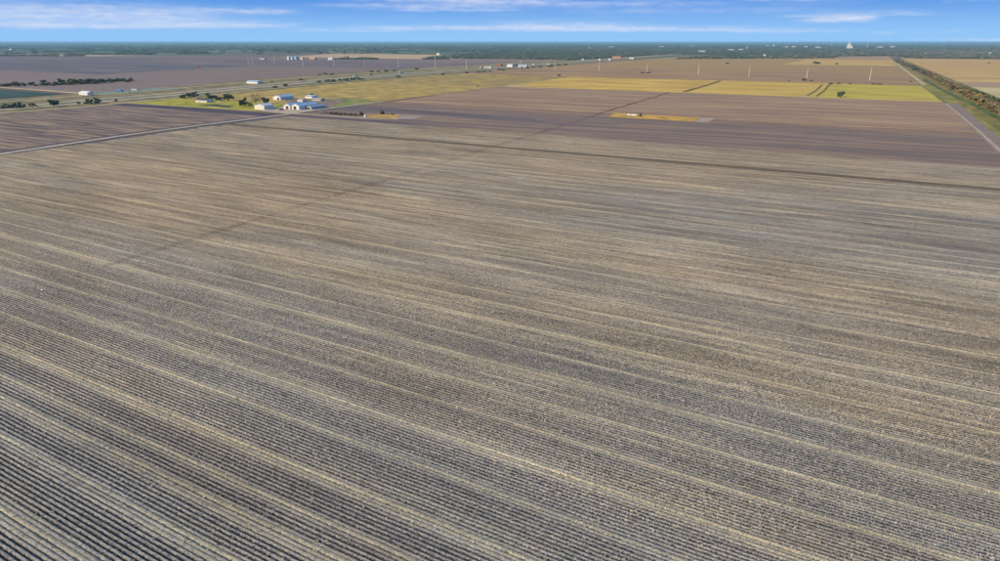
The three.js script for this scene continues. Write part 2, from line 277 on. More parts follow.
// ---------------------------------------------------------------- the plain out to the horizon
{
  const rings = [0], col = [], p = [], uv = [], idx = [], S = 420;
  for (let r = 60; r < 90000; r *= 1.034) rings.push(r);
  const green = [0.07, 0.125, 0.085], olive = [0.13, 0.165, 0.10], tan = [0.30, 0.25, 0.15], brown = [0.19, 0.155, 0.13];
  rings.forEach((r, j) => {
    for (let i = 0; i <= S; i++) {
      const a = i / S * 2 * Math.PI, x = Math.cos(a) * r, z = Math.sin(a) * r;
      p.push(x, -0.6, z); uv.push(x / 256, z / 256);
      const cx = Math.floor(x / 1300 + 0.35 * n2(Math.floor(z / 800), 3)), cz = Math.floor(z / 800), h = n2(cx * 3.7, cz * 5.3) * 0.5 + 0.5;
      const veg = smooth(4500, 9000, r);
      let c = h < 0.45 ? mix3(brown, green, veg) : h < 0.8 ? mix3(olive, green, veg * 0.7) : mix3(tan, olive, veg * 0.35);
      const k = (1 + 0.35 * fbm(x / 1500, z / 900, 3)) * GRAIN;
      col.push(c[0] * k, c[1] * k, c[2] * k);
      if (j && i) { const o = j * (S + 1) + i, q = o - S - 1; idx.push(q - 1, q, o, q - 1, o, o - 1); }
    }
  });
  const g = new THREE.BufferGeometry();
  g.setAttribute('position', new THREE.Float32BufferAttribute(p, 3)); g.setAttribute('uv', new THREE.Float32BufferAttribute(uv, 2)); g.setAttribute('color', new THREE.Float32BufferAttribute(col, 3));
  const nrm = new Float32Array(p.length); for (let k = 1; k < nrm.length; k += 3) nrm[k] = 1; g.setAttribute('normal', new THREE.BufferAttribute(nrm, 3));
  g.setIndex(idx);
  const m = new THREE.Mesh(g, fieldMat); m.name = 'ground'; m.receiveShadow = true; m.userData.kind = 'structure'; scene.add(m);
}

// ---------------------------------------------------------------- the near field: bedded rows of shredded crop
// One texture of sixteen lanes, each as wide as one bed, with more and more pale stalk litter from the first lane to the last.
const LANES = 16, ROW = 0.94;
const laneTexture = (() => {
  const w = 2048, h = 1024, lh = h / LANES;
  const c = new Float32Array(w * h * 3), r = rng(71);
  for (let j = 0; j < h; j++) for (let i = 0; i < w; i++) {
    const n = wrapNoise(i, j, w, h, 240, 130, 2), m = wrapNoise(i, j, w, h, 30, 40, 3), o = (j * w + i) * 3, k = 1 + 0.3 * n + 0.2 * m;
    c[o] = 0.052 * k; c[o + 1] = 0.045 * k; c[o + 2] = 0.047 * k;
  }
  const kinds = [[0.56, 0.48, 0.31], [0.46, 0.42, 0.32], [0.41, 0.405, 0.39], [0.32, 0.325, 0.325], [0.40, 0.28, 0.16], [0.56, 0.52, 0.46]];
  for (let lane = 0; lane < LANES; lane++) {
    const cover = lane / (LANES - 1), count = 13500 + 11500 * cover, spread = 0.30 + 0.24 * smooth(0.35, 0.9, cover);
    for (let k = 0; k < count; k++) {
      // litter lies on the crown of the bed; only where there is much of it does it fill the furrow too
      const across = 0.5 + (r() + r() - 1 + 0.6 * (r() - 0.5)) * spread, x0 = r() * w, y0 = lane * lh + across * lh;
      if (across < 0.01 || across > 0.99) continue;
      const clump = wrapNoise(x0, y0, w, h, 60, 80, 8);
      if (clump < 0.30 - cover * 0.9 && r() < 0.55) continue;
      const q = r(), kind = kinds[q < 0.03 + 0.45 * cover ? 0 : q < 0.20 + 0.48 * cover ? 1 : q < 0.58 + 0.2 * cover ? 2 : q < 0.88 ? 3 : q < 0.94 ? 4 : 5];
      const a = (r() - 0.5) * 2.2, len = 2 + r() * 7, tone = 0.72 + 0.45 * r();
      for (let s = 0; s < len; s++) {
        const x = Math.floor(x0 + Math.cos(a) * s + w) % w, y = Math.floor(y0 + Math.sin(a) * s * 1.6);
        if (y < lane * lh || y >= (lane + 1) * lh) continue;
        for (const xx of [x, (x + 1) % w]) { const o = (y * w + xx) * 3; c[o] = kind[0] * tone; c[o + 1] = kind[1] * tone; c[o + 2] = kind[2] * tone; }
      }
    }
  }
  // heaps and thin spots, a hand to an arm across
  return texture(w, h, (i, j) => { const o = (j * w + i) * 3, a = wrapNoise(i, j, w, h, 230, 60, 12), b = wrapNoise(i, j, w, h, 90, 40, 13), k = 1 + 0.42 * a + 0.22 * b, y = 0.06 * b; return [c[o] * k * (1 + y), c[o + 1] * k, c[o + 2] * k * (1 - y)]; });
})();
const bedMat = new THREE.MeshPhysicalMaterial({ vertexColors: true, map: laneTexture, roughness: 1, specularIntensity: 0.25 });
const field = new THREE.Group(); field.name = 'crop_field'; field.userData.kind = 'structure'; scene.add(field);
const V0 = 6, ROWS = Math.floor((549 - V0) / ROW), NEAR_ROWS = 300;
// where the harvester left litter: distances across the field of the pale stripes
const stripes = [17, 28.5, 39.87, 52.14, 60.66, 66.6, 75.75, 87.7, 99.24];
while (stripes.at(-1) < 545) stripes.push(stripes.at(-1) + 8.5 + 5.5 * rnd());
const stripeAt = new Map(); stripes.forEach((v, k) => stripeAt.set(Math.round((v - V0) / ROW), k));
const furrow = [], litter = [], roadX = (v) => -565 - 0.06 * (v - 200) * (v > 200 && v < 445 ? 1.4 : 1) ;
for (let j = 0; j <= ROWS + 1; j++) { furrow.push(0.34 + 0.08 * (rnd() - 0.5)); litter.push(clamp(0.28 + 0.16 * n2(j * 0.33, 7) + 0.12 * (rnd() - 0.5) + 0.12 * n2(j * 0.05, 31))); }
for (const [j, k] of stripeAt) {
  if (j < 2 || j > ROWS - 2) continue;
  const s = (0.72 + 0.28 * rnd()) * mix(1, 0.72, smooth(90, 240, V0 + j * ROW)), put = (q, a) => { litter[q] = Math.max(litter[q], a * s); };
  furrow[j] = 0.30; put(j, 1); put(j - 1, 1);
  furrow[j + 1] = 0.07; furrow[j - 1] = 0.08; put(j + 1, 0.76);
  if (rnd() < 0.6) { put(j - 2, 0.74); furrow[j - 2] = 0.16; }
  if (rnd() < 0.35) { put(j + 2, 0.6); furrow[j + 2] = 0.2; }
}
for (let j = 6; j < ROWS - 6; j += 9 + Math.floor(14 * rnd())) { const n = 1 + Math.floor(rnd() * 3); for (let q = j; q < j + n; q++) if (litter[q] < 0.5) { litter[q] *= 0.35; furrow[q] += 0.05; } }   // beds with next to nothing on them
const wobble = (x, j) => 0.10 * n2(x * 0.012, j * 0.004) + 0.05 * n2(x * 0.06, j * 0.05);
// tone of the soil and litter on a large scale: darker damp patches, paler dry ones; a wheel track crosses the rows
const CAST_PHASE = (() => {   // noise offset that puts a cool cast of light into the near-left bed colours
  const r = rng(5), cool = [[-110, 40], [-160, 70], [-60, 70], [-20, 100]], warmer = [[-300, 230], [-150, 250], [0, 260], [40, 160], [-500, 400], [-300, 400], [-100, 400], [60, 450], [-450, 300], [-400, 520], [0, 530]];
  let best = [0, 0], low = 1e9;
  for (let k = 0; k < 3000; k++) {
    const a = [r() * 90, r() * 90], f = ([x, v]) => n2b(x / 800 + a[0], v / 300 + a[1]), q = Math.max(...cool.map(f)) - Math.min(...warmer.map(f));
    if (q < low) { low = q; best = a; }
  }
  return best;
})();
const trackX = (v) => -237 - 0.060 * v;
function soilToneAndCast(x, v, j) {
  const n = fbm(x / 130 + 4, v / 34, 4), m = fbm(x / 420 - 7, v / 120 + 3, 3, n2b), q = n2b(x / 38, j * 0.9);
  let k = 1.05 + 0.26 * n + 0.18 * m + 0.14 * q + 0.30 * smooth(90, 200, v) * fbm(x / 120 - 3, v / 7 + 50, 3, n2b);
  const warm = clamp(0.62 + 0.45 * fbm(x / 200 - 9, v / 50 + 20, 3) + 0.46 * n2b(x / 800 + CAST_PHASE[0], v / 300 + CAST_PHASE[1]));  // random litter hue, plus the cool light cast painted over the near-left beds
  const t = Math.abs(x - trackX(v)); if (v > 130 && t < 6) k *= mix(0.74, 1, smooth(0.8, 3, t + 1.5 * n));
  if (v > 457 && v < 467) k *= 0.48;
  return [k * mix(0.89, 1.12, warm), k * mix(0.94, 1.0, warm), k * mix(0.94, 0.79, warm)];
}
function rowSpan(v) {   // the stretch of the row that the camera can see, and some more
  const left = Math.max(-113 - (v - 34) * 2.149 - 45, roadX(v) + 4), right = Math.min(Math.max(31 + (v - 114) * 0.16, -113 + (v - 34) / 0.555) + 45, 90);
  return [left, right];
}
function bedGeometry(j, seg, T, Hh) {   // one bed from furrow to furrow, in stretches with more or less litter
  const v = V0 + j * ROW, [l, r] = rowSpan(v), a = Math.floor(l / seg), b = Math.ceil(r / seg), n = T.length;
  const p = [], uv = [], col = [], idx = [], top = 0.30, phase = seg > 3 ? rnd() : 0;
  for (let i0 = a; i0 < b;) {
    const i1 = Math.min(b, i0 + Math.max(1, Math.round((2.5 + 8 * rnd()) / seg))), xm = (i0 + i1) / 2 * seg, off = rnd(), start = p.length / 3;
    const lane = Math.round(clamp(litter[j] + 0.26 * fbm(xm / 45, j * 0.35, 2) + 0.16 * fbm(xm / 160, v / 22, 3, n2b) + 0.34 * smooth(110, 200, v) * fbm(xm / 90 + 40, v / 5, 3) + 0.06 * (rnd() - 0.5)) * (LANES - 1));
    for (let i = i0; i <= i1; i++) {
      const x = (i + phase) * seg, z0 = v + wobble(x, j), z1 = v + ROW + wobble(x, j + 1), c = soilToneAndCast(x, v, j), wash = 1 + 0.25 * n2(x * 0.05, j * 3.1);
      for (let k = 0; k < n; k++) {
        const t = T[k], edge = k === 0 || k === n - 1, d = (t > 0.5 ? furrow[j + 1] : furrow[j]) * (edge ? 1 : wash);
        const y = top - d * (1 - Hh[k]) + (edge ? 0 : 0.035 * n2(x * 0.9 + k * 9, j * 2.3 + k) + 0.03 * n2b(x * 0.3, j * 1.7));
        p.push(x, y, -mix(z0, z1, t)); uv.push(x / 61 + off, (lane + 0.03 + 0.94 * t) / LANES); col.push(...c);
      }
    }
    for (let i = 0; i < i1 - i0; i++) for (let k = 0; k < n - 1; k++) { const o = start + i * n + k; idx.push(o, o + n, o + n + 1, o, o + n + 1, o + 1); }
    i0 = i1;
  }
  const g = new THREE.BufferGeometry();
  g.setAttribute('position', new THREE.Float32BufferAttribute(p, 3)); g.setAttribute('uv', new THREE.Float32BufferAttribute(uv, 2)); g.setAttribute('color', new THREE.Float32BufferAttribute(col, 3));
  g.setIndex(idx); g.computeVertexNormals(); return g;
}
{
  const T = [0, 0.09, 0.25, 0.5, 0.75, 0.91, 1], Hh = [0, 0.06, 0.88, 1, 0.88, 0.06, 0], far = [], T2 = [0, 0.25, 0.75, 1], H2 = [0, 0.9, 0.9, 0];
  for (let j = 0; j < ROWS; j++) {
    const v = V0 + j * ROW, [l, r] = rowSpan(v);
    if (r - l < 12) continue;
    if (j < NEAR_ROWS) part(field, 'crop_row', bedGeometry(j, v < 150 ? 1.2 : 2.4, T, Hh), bedMat);
    else far.push(bedGeometry(j, 4, T2, H2));
  }
  const m = part(field, 'far_crop_rows', mergeGeometries(far), bedMat); m.userData.kind = 'stuff';
}
// stubble and loose stalks standing on the beds
{
  const blades = [], r = rng(8);
  for (let k = 0; k < 5; k++) {
    const a = r() * 6.28, w = 0.03 + 0.025 * r(), h = 0.14 + 0.14 * r(), lean = 0.05 + 0.2 * r(), x = (r() - 0.5) * 0.22, z = (r() - 0.5) * 0.22;
    const g = new THREE.BufferGeometry(), c = Math.cos(a), s = Math.sin(a);
    g.setAttribute('position', new THREE.Float32BufferAttribute([x - w * c, 0, z - w * s, x + w * c, 0, z + w * s, x + lean * s, h, z - lean * c], 3)); g.computeVertexNormals(); blades.push(g);
  }
  const tuft = mergeGeometries(blades), spots = [], rr = rng(21);
  for (let j = 0; j < NEAR_ROWS; j++) {
    const v = V0 + j * ROW, [l, e] = rowSpan(v); if (e - l < 12 || v > 235) continue;
    const step = (v < 120 ? 0.34 : v < 170 ? 0.5 : 0.8);
    for (let x = l; x < e; x += step * (0.4 + 1.2 * rr())) if (rr() < 0.22 + 0.8 * litter[j] + 0.3 * n2(x / 14, j * 0.4)) spots.push(x, v, j);
  }
  const n = spots.length / 3, im = new THREE.InstancedMesh(tuft, new THREE.MeshPhysicalMaterial({ roughness: 1, side: THREE.DoubleSide, specularIntensity: 0.2 }), n);
  const M = new THREE.Matrix4(), Q = new THREE.Quaternion(), P = new THREE.Vector3(), S = new THREE.Vector3(), Y = new THREE.Vector3(0, 1, 0), C = new THREE.Color();
  for (let k = 0; k < n; k++) {
    const x = spots[k * 3], v = spots[k * 3 + 1], j = spots[k * 3 + 2], t = 0.5 + (rr() - 0.5) * 0.5, s = 0.7 + 1.3 * rr() * rr();
    Q.setFromAxisAngle(Y, rr() * 6.28); P.set(x, 0.26, -(v + ROW * t + wobble(x, j))); S.set(s, s * (0.6 + 0.6 * rr()), s); im.setMatrixAt(k, M.compose(P, Q, S));
    const q = rr(), L = litter[j], c = q < 0.08 ? [0.58, 0.57, 0.53] : q < 0.15 + 0.4 * L ? [0.56, 0.49, 0.33] : q < 0.6 ? [0.38, 0.375, 0.35] : q < 0.93 ? [0.26, 0.26, 0.26] : [0.40, 0.28, 0.16], b = 0.75 + 0.5 * rr();
    im.setColorAt(k, C.setRGB(c[0] * b, c[1] * b, c[2] * b));
  }
  im.name = 'stalk_stubble'; im.userData.kind = 'stuff'; shade(im); field.add(im);
}
sheet('field_soil', rect(-640, 100, 10, -552), -0.25, [0.13, 0.115, 0.105], { nx: 10, nz: 10 });

// ---------------------------------------------------------------- fields further off
const A = (r, g, b) => { const c = lin(r, g, b); return [c[0] * 1.12, c[1] * 1.03, c[2] * 0.86]; };   // a sunlit colour seen in the photograph, back to what the ground itself is
sheet('ploughed_band', [[-598, -549], [92, -549], [92, -766], [-606, -766]], -0.02, (x, z, n) => {
  const c = mix3(A(120, 110, 108), A(134, 119, 108), smooth(-0.2, 0.3, n + 0.2 * Math.sin(z / 9)));
  return z < -700 ? mix3(c, A(140, 120, 106), smooth(-700, -765, z)) : c;
}, { nx: 120, nz: 60, size: 20, stretch: 14 });
sheet('upper_field', [[-606, -766], [92, -766], [84, -1135], [-632, -1135]], -0.02, (x, z, n) => mix3(A(148, 128, 113), A(158, 138, 114), smooth(-0.3, 0.4, n)), { nx: 110, nz: 60, size: 26, stretch: 12, patch: 0.2 });
strip('grass_turnrow', [[-598, -776], [-489, -767], [-290, -770], [-168, -762], [92, -764]], 5, 0.06, A(176, 155, 118), { patch: 0.3 });
strip('plough_edge', [[-235, -640], [-230, -700], [92, -735]], 3, 0.06, A(128, 118, 112), { patch: 0.3 });
strip('tyre_track', [[-270, -552], [-279, -700], [-288, -800], [-296, -966], [-306, -1135]], 5, 0.05, A(112, 98, 96), { patch: 0.3 });
sheet('left_field', [[-896, -80], [-566, -80], [-604, -537], [-902, -537]], -0.02, (x, z, n, m) => mix3(A(110, 102, 104), A(140, 126, 112), smooth(-0.35, 0.35, n + 0.25 * m)), { nx: 120, nz: 220, size: 9, stretch: 14, patch: 0.3 });
sheet('ploughed_headland', [[-902, -537], [-606, -537], [-606, -561], [-905, -561]], 0.0, A(78, 76, 90), { nx: 40, nz: 6 });
sheet('ploughed_headland', [[-606, -549], [-400, -549], [-440, -566], [-600, -566]], 0.04, A(96, 90, 98), { nx: 40, nz: 6 });
sheet('ploughed_headland', [[-596, -640], [-300, -640], [-330, -666], [-606, -690]], 0.04, A(106, 100, 106), { nx: 40, nz: 6 });
sheet('right_headland', [[92, -100], [103, -100], [101, -1115], [86, -1120]], 0.02, A(134, 124, 120), { nx: 6, nz: 80, size: 20, stretch: 1 });
strip('farm_track', [[93, -100], [92, -650], [91, -800], [88, -1000], [86, -1115]], 3, 0.075, A(168, 156, 146));
strip('farm_track', [[90, -762], [128, -770]], 4, 0.1, A(165, 160, 150));

// road along the left of the field and the farm drive
const sideRoad = [[-556, -60], [-568, -208], [-575, -249], [-593, -354], [-601, -445], [-602, -553], [-610, -619], [-613, -756], [-618, -850], [-635, -1137], [-650, -1330], [-665, -1540]];
strip('side_road', sideRoad.slice(0, 8), 8, 0.05, A(172, 168, 164));
strip('side_road', sideRoad.slice(7), 6, 0.05, A(150, 136, 116));
strip('road_verge', sideRoad.slice(0, 6).map(([x, z]) => [x - 8, z]), 7, 0.01, A(84, 84, 92));
strip('farm_drive', [[-604, -572], [-570, -579], [-500, -578], [-455, -585]], 7, 0.08, A(176, 164, 150));
sheet('farm_yard', [[-668, -578], [-608, -570], [-612, -640], [-690, -660]], 0.02, A(176, 168, 156), { nx: 20, nz: 20, size: 16, stretch: 1 });
sheet('farm_yard', [[-700, -660], [-612, -640], [-680, -760], [-790, -735]], 0.035, A(128, 120, 108), { nx: 20, nz: 20, size: 14, stretch: 1, patch: 0.4 });
strip('yard_road', [[-912, -562], [-780, -567], [-690, -572], [-604, -570]], 5, 0.07, A(168, 160, 140));
sheet('lawn', [[-912, -563], [-668, -576], [-700, -665], [-916, -660]], -0.01, (x, z, n) => mix3(A(146, 150, 58), A(170, 168, 76), smooth(-0.3, 0.4, n)), { nx: 50, nz: 30, size: 30, stretch: 1 });
sheet('garden_plot', [[-800, -588], [-735, -590], [-740, -604], [-790, -612]], 0.06, A(66, 84, 76), { nx: 16, nz: 8 });
sheet('green_paddock', [[-690, -650], [-612, -625], [-618, -760], [-720, -790]], -0.02, (x, z, n) => mix3(A(112, 132, 78), A(142, 140, 86), smooth(-0.3, 0.4, n)), { nx: 30, nz: 30, size: 30, stretch: 1 });
sheet('pasture', [[-916, -660], [-615, -640], [-634, -1137], [-985, -1137]], -0.1, (x, z, n, m) => mix3(A(152, 138, 88), A(180, 162, 96), smooth(-0.6, 0.6, n + m * 0.6)), { nx: 90, nz: 120, size: 28, stretch: 1.5, patch: 0.12 });
sheet('pasture', [[-985, -1137], [-634, -1137], [-668, -1545], [-1005, -1545]], -0.1, (x, z, n, m) => mix3(A(146, 130, 96), A(166, 154, 86), smooth(-0.6, 0.6, n - m * 0.6)), { nx: 80, nz: 80, size: 34, stretch: 2, patch: 0.12 });
sheet('golden_field', [[-634, -1137], [-288, -1137], [-306, -1545], [-668, -1545]], -0.06, (x, z, n) => mix3(A(186, 160, 88), A(198, 174, 94), smooth(-0.3, 0.4, n)), { nx: 40, nz: 40, size: 60, stretch: 4 });
sheet('golden_field', [[-288, -1137], [-90, -1137], [-90, -1545], [-306, -1545]], -0.06, (x, z, n) => mix3(A(190, 166, 88), A(194, 172, 96), smooth(-0.3, 0.4, n)), { nx: 30, nz: 40, size: 60, stretch: 4 });
sheet('green_field', [[-90, -1137], [84, -1137], [72, -1545], [-90, -1545]], -0.06, (x, z, n, m) => mix3(A(182, 168, 84), A(176, 174, 76), smooth(-0.2, 0.35, n + m)), { nx: 30, nz: 40, size: 60, stretch: 2 });
strip('dry_grass_margin', [[-630, -1146], [-300, -1150], [-90, -1150], [84, -1146]], 16, 0.02, A(192, 172, 108), { patch: 0.2 });
strip('field_ditch', [[-288, -1160], [-296, -1400], [-306, -1545]], 9, 0.02, A(112, 100, 62), { patch: 0.4 });
strip('field_ditch', [[-96, -1160], [-94, -1300], [-98, -1500]], 4, 0.02, A(118, 106, 66), { patch: 0.4 });
strip('field_ditch', [[-82, -1160], [-81, -1300], [-86, -1520]], 4, 0.02, A(112, 104, 64), { patch: 0.4 });
strip('pale_pad', [[-110, -1158], [-92, -1160]], 10, 0.08, A(190, 176, 160));
strip('pale_pad', [[-640, -1190], [-600, -1180]], 22, 0.08, A(166, 158, 142));
// brown fields up to the far wood
sheet('brown_field', [[-1005, -1545], [72, -1545], [62, -2080], [-1012, -2080]], -0.1, (x, z, n, m) => mix3(A(152, 128, 104), A(160, 138, 102), smooth(-0.3, 0.4, n + m * 0.5)), { nx: 60, nz: 40, size: 60, stretch: 6 });
sheet('brown_field', [[-1012, -2080], [62, -2080], [48, -2650], [-1020, -2650]], -0.1, (x, z, n, m) => mix3(A(164, 142, 98), A(154, 130, 100), smooth(-0.2, 0.4, n + m * 0.5)), { nx: 60, nz: 40, size: 60, stretch: 8 });
sheet('tan_field', [[-1020, -2650], [-330, -2650], [-330, -4300], [-1040, -4300]], -0.1, (x, z, n, m) => mix3(A(166, 143, 96), A(156, 135, 102), smooth(-0.2, 0.4, n + m * 0.5)), { nx: 60, nz: 40, size: 90, stretch: 6 });
sheet('straw_field', [[-330, -2780], [45, -2780], [30, -3700], [-330, -3700]], -0.08, A(190, 164, 106), { nx: 30, nz: 30, size: 90, stretch: 6 });
sheet('tan_field', [[-330, -3700], [30, -3700], [10, -4650], [-330, -4300]], -0.1, A(168, 142, 112), { nx: 30, nz: 30, size: 90, stretch: 6 });
sheet('tan_field', [[-330, -2650], [48, -2650], [45, -2780], [-330, -2780]], -0.1, A(160, 140, 96), { nx: 30, nz: 8, size: 90, stretch: 6 });
// right of the hedge
const edgeRoad = [[118, -500], [112, -815], [103, -1113], [91, -1300], [80, -1583], [74, -1861], [54, -2800], [11, -4666]];
strip('gravel_road', edgeRoad.slice(4), 9, 0.05, A(184, 166, 140));
strip('green_verge', edgeRoad.map(([x, z]) => [x + 4, z]), 34, -0.13, A(134, 132, 72), { patch: 0.35 });
strip('grass_ditch', edgeRoad.slice(0, 6).map(([x, z]) => [x + 15, z]), 8, 0.03, A(86, 104, 60), { patch: 0.4 });
sheet('hedge_ground', [[112, -500], [190, -500], [150, -1700], [96, -1700]], -0.1, (x, z, n) => mix3(A(112, 116, 60), A(142, 124, 76), smooth(-0.2, 0.3, n)), { nx: 20, nz: 60, size: 20, stretch: 1 });
sheet('hedge_ground', [[96, -1700], [150, -1700], [82, -3900], [36, -3900]], -0.1, (x, z, n) => mix3(A(126, 116, 78), A(142, 124, 86), smooth(-0.2, 0.3, n)), { nx: 20, nz: 60, size: 40, stretch: 1 });
sheet('straw_field', [[166, -1250], [900, -1250], [900, -1560], [150, -1560]], -0.12, A(188, 178, 138), { nx: 30, nz: 20 });
sheet('fallow_field', [[150, -1560], [900, -1560], [900, -1760], [146, -1760]], -0.12, A(164, 146, 122), { nx: 30, nz: 20 });
sheet('straw_field', [[146, -1760], [1500, -1760], [1500, -2600], [122, -2600]], -0.12, (x, z, n) => mix3(A(182, 156, 106), A(192, 168, 112), smooth(-0.3, 0.3, n)), { nx: 30, nz: 30, size: 90, stretch: 5 });
sheet('straw_field', [[122, -2600], [1700, -2600], [1700, -4150], [76, -4150]], -0.12, (x, z, n) => mix3(A(192, 166, 112), A(180, 152, 108), smooth(-0.2, 0.3, n)), { nx: 30, nz: 30, size: 160, stretch: 6 });

// ---------------------------------------------------------------- highway corridor on the left
const front = [[-905, -60], [-911, -405], [-906, -500], [-919, -573], [-933, -709], [-953, -813], [-1005, -1130], [-1027, -1608], [-1043, -2322], [-1130, -3600], [-1180, -4400], [-1400, -5900]];
const across = (d, a = 0, b = front.length) => front.slice(a, b).map(([x, z]) => [x - d * (1 + 0.25 * smooth(800, 1600, -z)), z]);
for (let k = 0; k + 1 < front.length; k++) {
  const P = front[k], Q = front[k + 1], e = (q) => q[0] - 225 * (1 + 0.25 * smooth(800, 1600, -q[1]));
  sheet('highway_verge', [[e(P), P[1]], [P[0] + 8, P[1]], [Q[0] + 8, Q[1]], [e(Q), Q[1]]], -0.06, (x, z, n, m) => mix3(A(112, 114, 84), A(142, 132, 98), smooth(-0.3, 0.35, n + m * 0.4)), { nx: 16, nz: 20, size: 26, stretch: 0.5, patch: 0.3 });
}
strip('frontage_road', front, 8, 0.05, A(176, 172, 158));
strip('highway', across(52), 15, 0.06, A(172, 172, 168));
strip('highway', across(92), 15, 0.06, A(170, 171, 168));
strip('frontage_road', across(178), 9, 0.05, A(178, 176, 160));
strip('dirt_road', [[-3200, -690], [-1442, -652], [-1290, -646], [-1165, -637], [-1098, -632]], 13, 0.05, A(196, 178, 140));
sheet('winter_crop', [[-1700, -300], [-1150, -460], [-1165, -615], [-1800, -640]], -0.04, A(62, 88, 86), { nx: 20, nz: 16 });
sheet('depot_yard', [[-1148, -640], [-1092, -640], [-1108, -800], [-1170, -800]], 0.0, A(116, 140, 134), { nx: 12, nz: 20, size: 14, stretch: 1, patch: 0.4 });
// the plain beyond the highway
sheet('fallow_field', [[-4400, -655], [-1150, -638], [-1215, -1060], [-4400, -1060]], -0.1, (x, z, n) => mix3(A(134, 122, 118), A(126, 118, 120), smooth(-0.3, 0.4, n)), { nx: 50, nz: 30, size: 60, stretch: 6 });
sheet('dark_field', [[-6200, -1060], [-1800, -1060], [-1950, -1720], [-6200, -1720]], -0.1, (x, z, n) => mix3(A(98, 101, 114), A(116, 112, 118), smooth(-0.3, 0.4, n)), { nx: 50, nz: 30, size: 70, stretch: 8 });
sheet('fallow_field', [[-1800, -1060], [-1222, -1060], [-1300, -1720], [-1950, -1720]], -0.1, (x, z, n) => mix3(A(134, 122, 116), A(124, 116, 116), smooth(-0.3, 0.4, n)), { nx: 40, nz: 30, size: 70, stretch: 6 });
sheet('dark_field', [[-5200, -1720], [-1290, -1720], [-1300, -2330], [-5200, -2330]], -0.1, (x, z, n) => mix3(A(110, 106, 116), A(124, 114, 116), smooth(-0.3, 0.4, n)), { nx: 50, nz: 30, size: 90, stretch: 8 });
sheet('fallow_field', [[-6000, -2330], [-1300, -2330], [-1330, -2800], [-6000, -2800]], -0.14, (x, z, n) => mix3(A(122, 114, 116), A(134, 122, 112), smooth(-0.3, 0.4, n)), { nx: 50, nz: 30, size: 120, stretch: 8 });
sheet('tan_field', [[-3000, -2800], [-1900, -2800], [-2050, -3800], [-3500, -3800]], -0.1, A(186, 166, 134), { nx: 30, nz: 20, size: 120, stretch: 8, patch: 0.25 });
sheet('fallow_field', [[-1900, -2800], [-1330, -2800], [-1500, -3500], [-2000, -3500]], -0.1, A(158, 136, 126), { nx: 30, nz: 20, size: 120, stretch: 8 });
sheet('pale_field', [[-5000, -2380], [-4100, -2380], [-4100, -2640], [-5000, -2640]], 0.0, A(170, 160, 138), { nx: 10, nz: 6 });

// small grounds out in the field
sheet('dry_grass_pad', [[-262, -722], [-168, -722], [-168, -766], [-270, -764]], 0.1, (x, z, n, m) => mix3(A(188, 164, 82), A(190, 150, 84), smooth(-0.2, 0.3, n)), { nx: 30, nz: 12, size: 14, stretch: 2, patch: 0.5 });
sheet('gravel_pad', [[-167, -721], [-152, -721], [-152, -765], [-167, -765]], 0.1, A(162, 150, 148), { nx: 6, nz: 6 });
sheet('dry_grass_pad', [[-512, -584], [-462, -588], [-480, -624], [-516, -606]], 0.12, (x, z, n, m) => mix3(A(176, 158, 92), A(182, 150, 88), smooth(-0.2, 0.3, n)), { nx: 30, nz: 12, size: 10, stretch: 2, patch: 0.5 });
sheet('gravel_pad', [[-462, -587], [-440, -596], [-452, -630], [-478, -624]], 0.1, A(160, 154, 150), { nx: 6, nz: 6 });
sheet('scrub_lot', [[-572, -584], [-512, -584], [-516, -606], [-590, -612]], 0.1, A(104, 92, 88), { nx: 16, nz: 8, size: 8, stretch: 1, patch: 0.5 });

// ---------------------------------------------------------------- trees
function treeShape(seed, { clumps = 9, leaves = 34, low = 0.28, size = 0.075, thin = 0 } = {}) {
  const r = rng(seed), limbs = [], P = [], N = [], centres = [];
  const bar = (a, b, ra, rb) => { const d = b.clone().sub(a), g = new THREE.CylinderGeometry(rb, ra, d.length(), 5, 1); g.translate(0, d.length() / 2, 0); g.applyQuaternion(new THREE.Quaternion().setFromUnitVectors(new THREE.Vector3(0, 1, 0), d.normalize())); g.translate(a.x, a.y, a.z); limbs.push(g); };
  const fork = new THREE.Vector3((r() - 0.5) * 0.06, low, (r() - 0.5) * 0.06);
  bar(new THREE.Vector3(0, -0.02, 0), fork, 0.035, 0.026);
  for (let k = 0; k < clumps; k++) {
    const a = k * 2.4 + r(), q = 0.12 + 0.3 * Math.sqrt(r()), y = low + 0.08 + (0.8 - low) * r();
    const c = new THREE.Vector3(Math.cos(a) * q * (1.15 - 0.5 * y), y, Math.sin(a) * q * (1.15 - 0.5 * y)); centres.push([c, 0.13 + 0.09 * r()]);
    bar(fork, c, 0.016, 0.006);
    if (thin) for (let m = 0; m < 4; m++) bar(c, c.clone().add(new THREE.Vector3((r() - 0.5) * 0.3, 0.08 + 0.16 * r(), (r() - 0.5) * 0.3)), 0.006, 0.002);
  }
  for (const [c, R] of centres) for (let k = 0; k < leaves; k++) {
    const d = new THREE.Vector3(r() - 0.5, r() - 0.5, r() - 0.5).normalize(), q = R * Math.cbrt(0.2 + 0.8 * r()), o = c.clone().addScaledVector(d, q), s = size * (0.6 + 0.8 * r());
    const u = new THREE.Vector3(r() - 0.5, r() - 0.5, r() - 0.5).normalize(), v = u.clone().cross(d).normalize().multiplyScalar(s);
    u.multiplyScalar(s);
    const pts = [o.clone().add(u), o.clone().add(v), o.clone().sub(u), o.clone().sub(v)];
    for (const i of [0, 1, 2, 0, 2, 3]) { P.push(pts[i].x, Math.max(0.02, pts[i].y), pts[i].z); }
  }
  const crown = new THREE.BufferGeometry(); crown.setAttribute('position', new THREE.Float32BufferAttribute(P, 3)); crown.computeVertexNormals();
  return { trunk: mergeGeometries(limbs), crown };
}
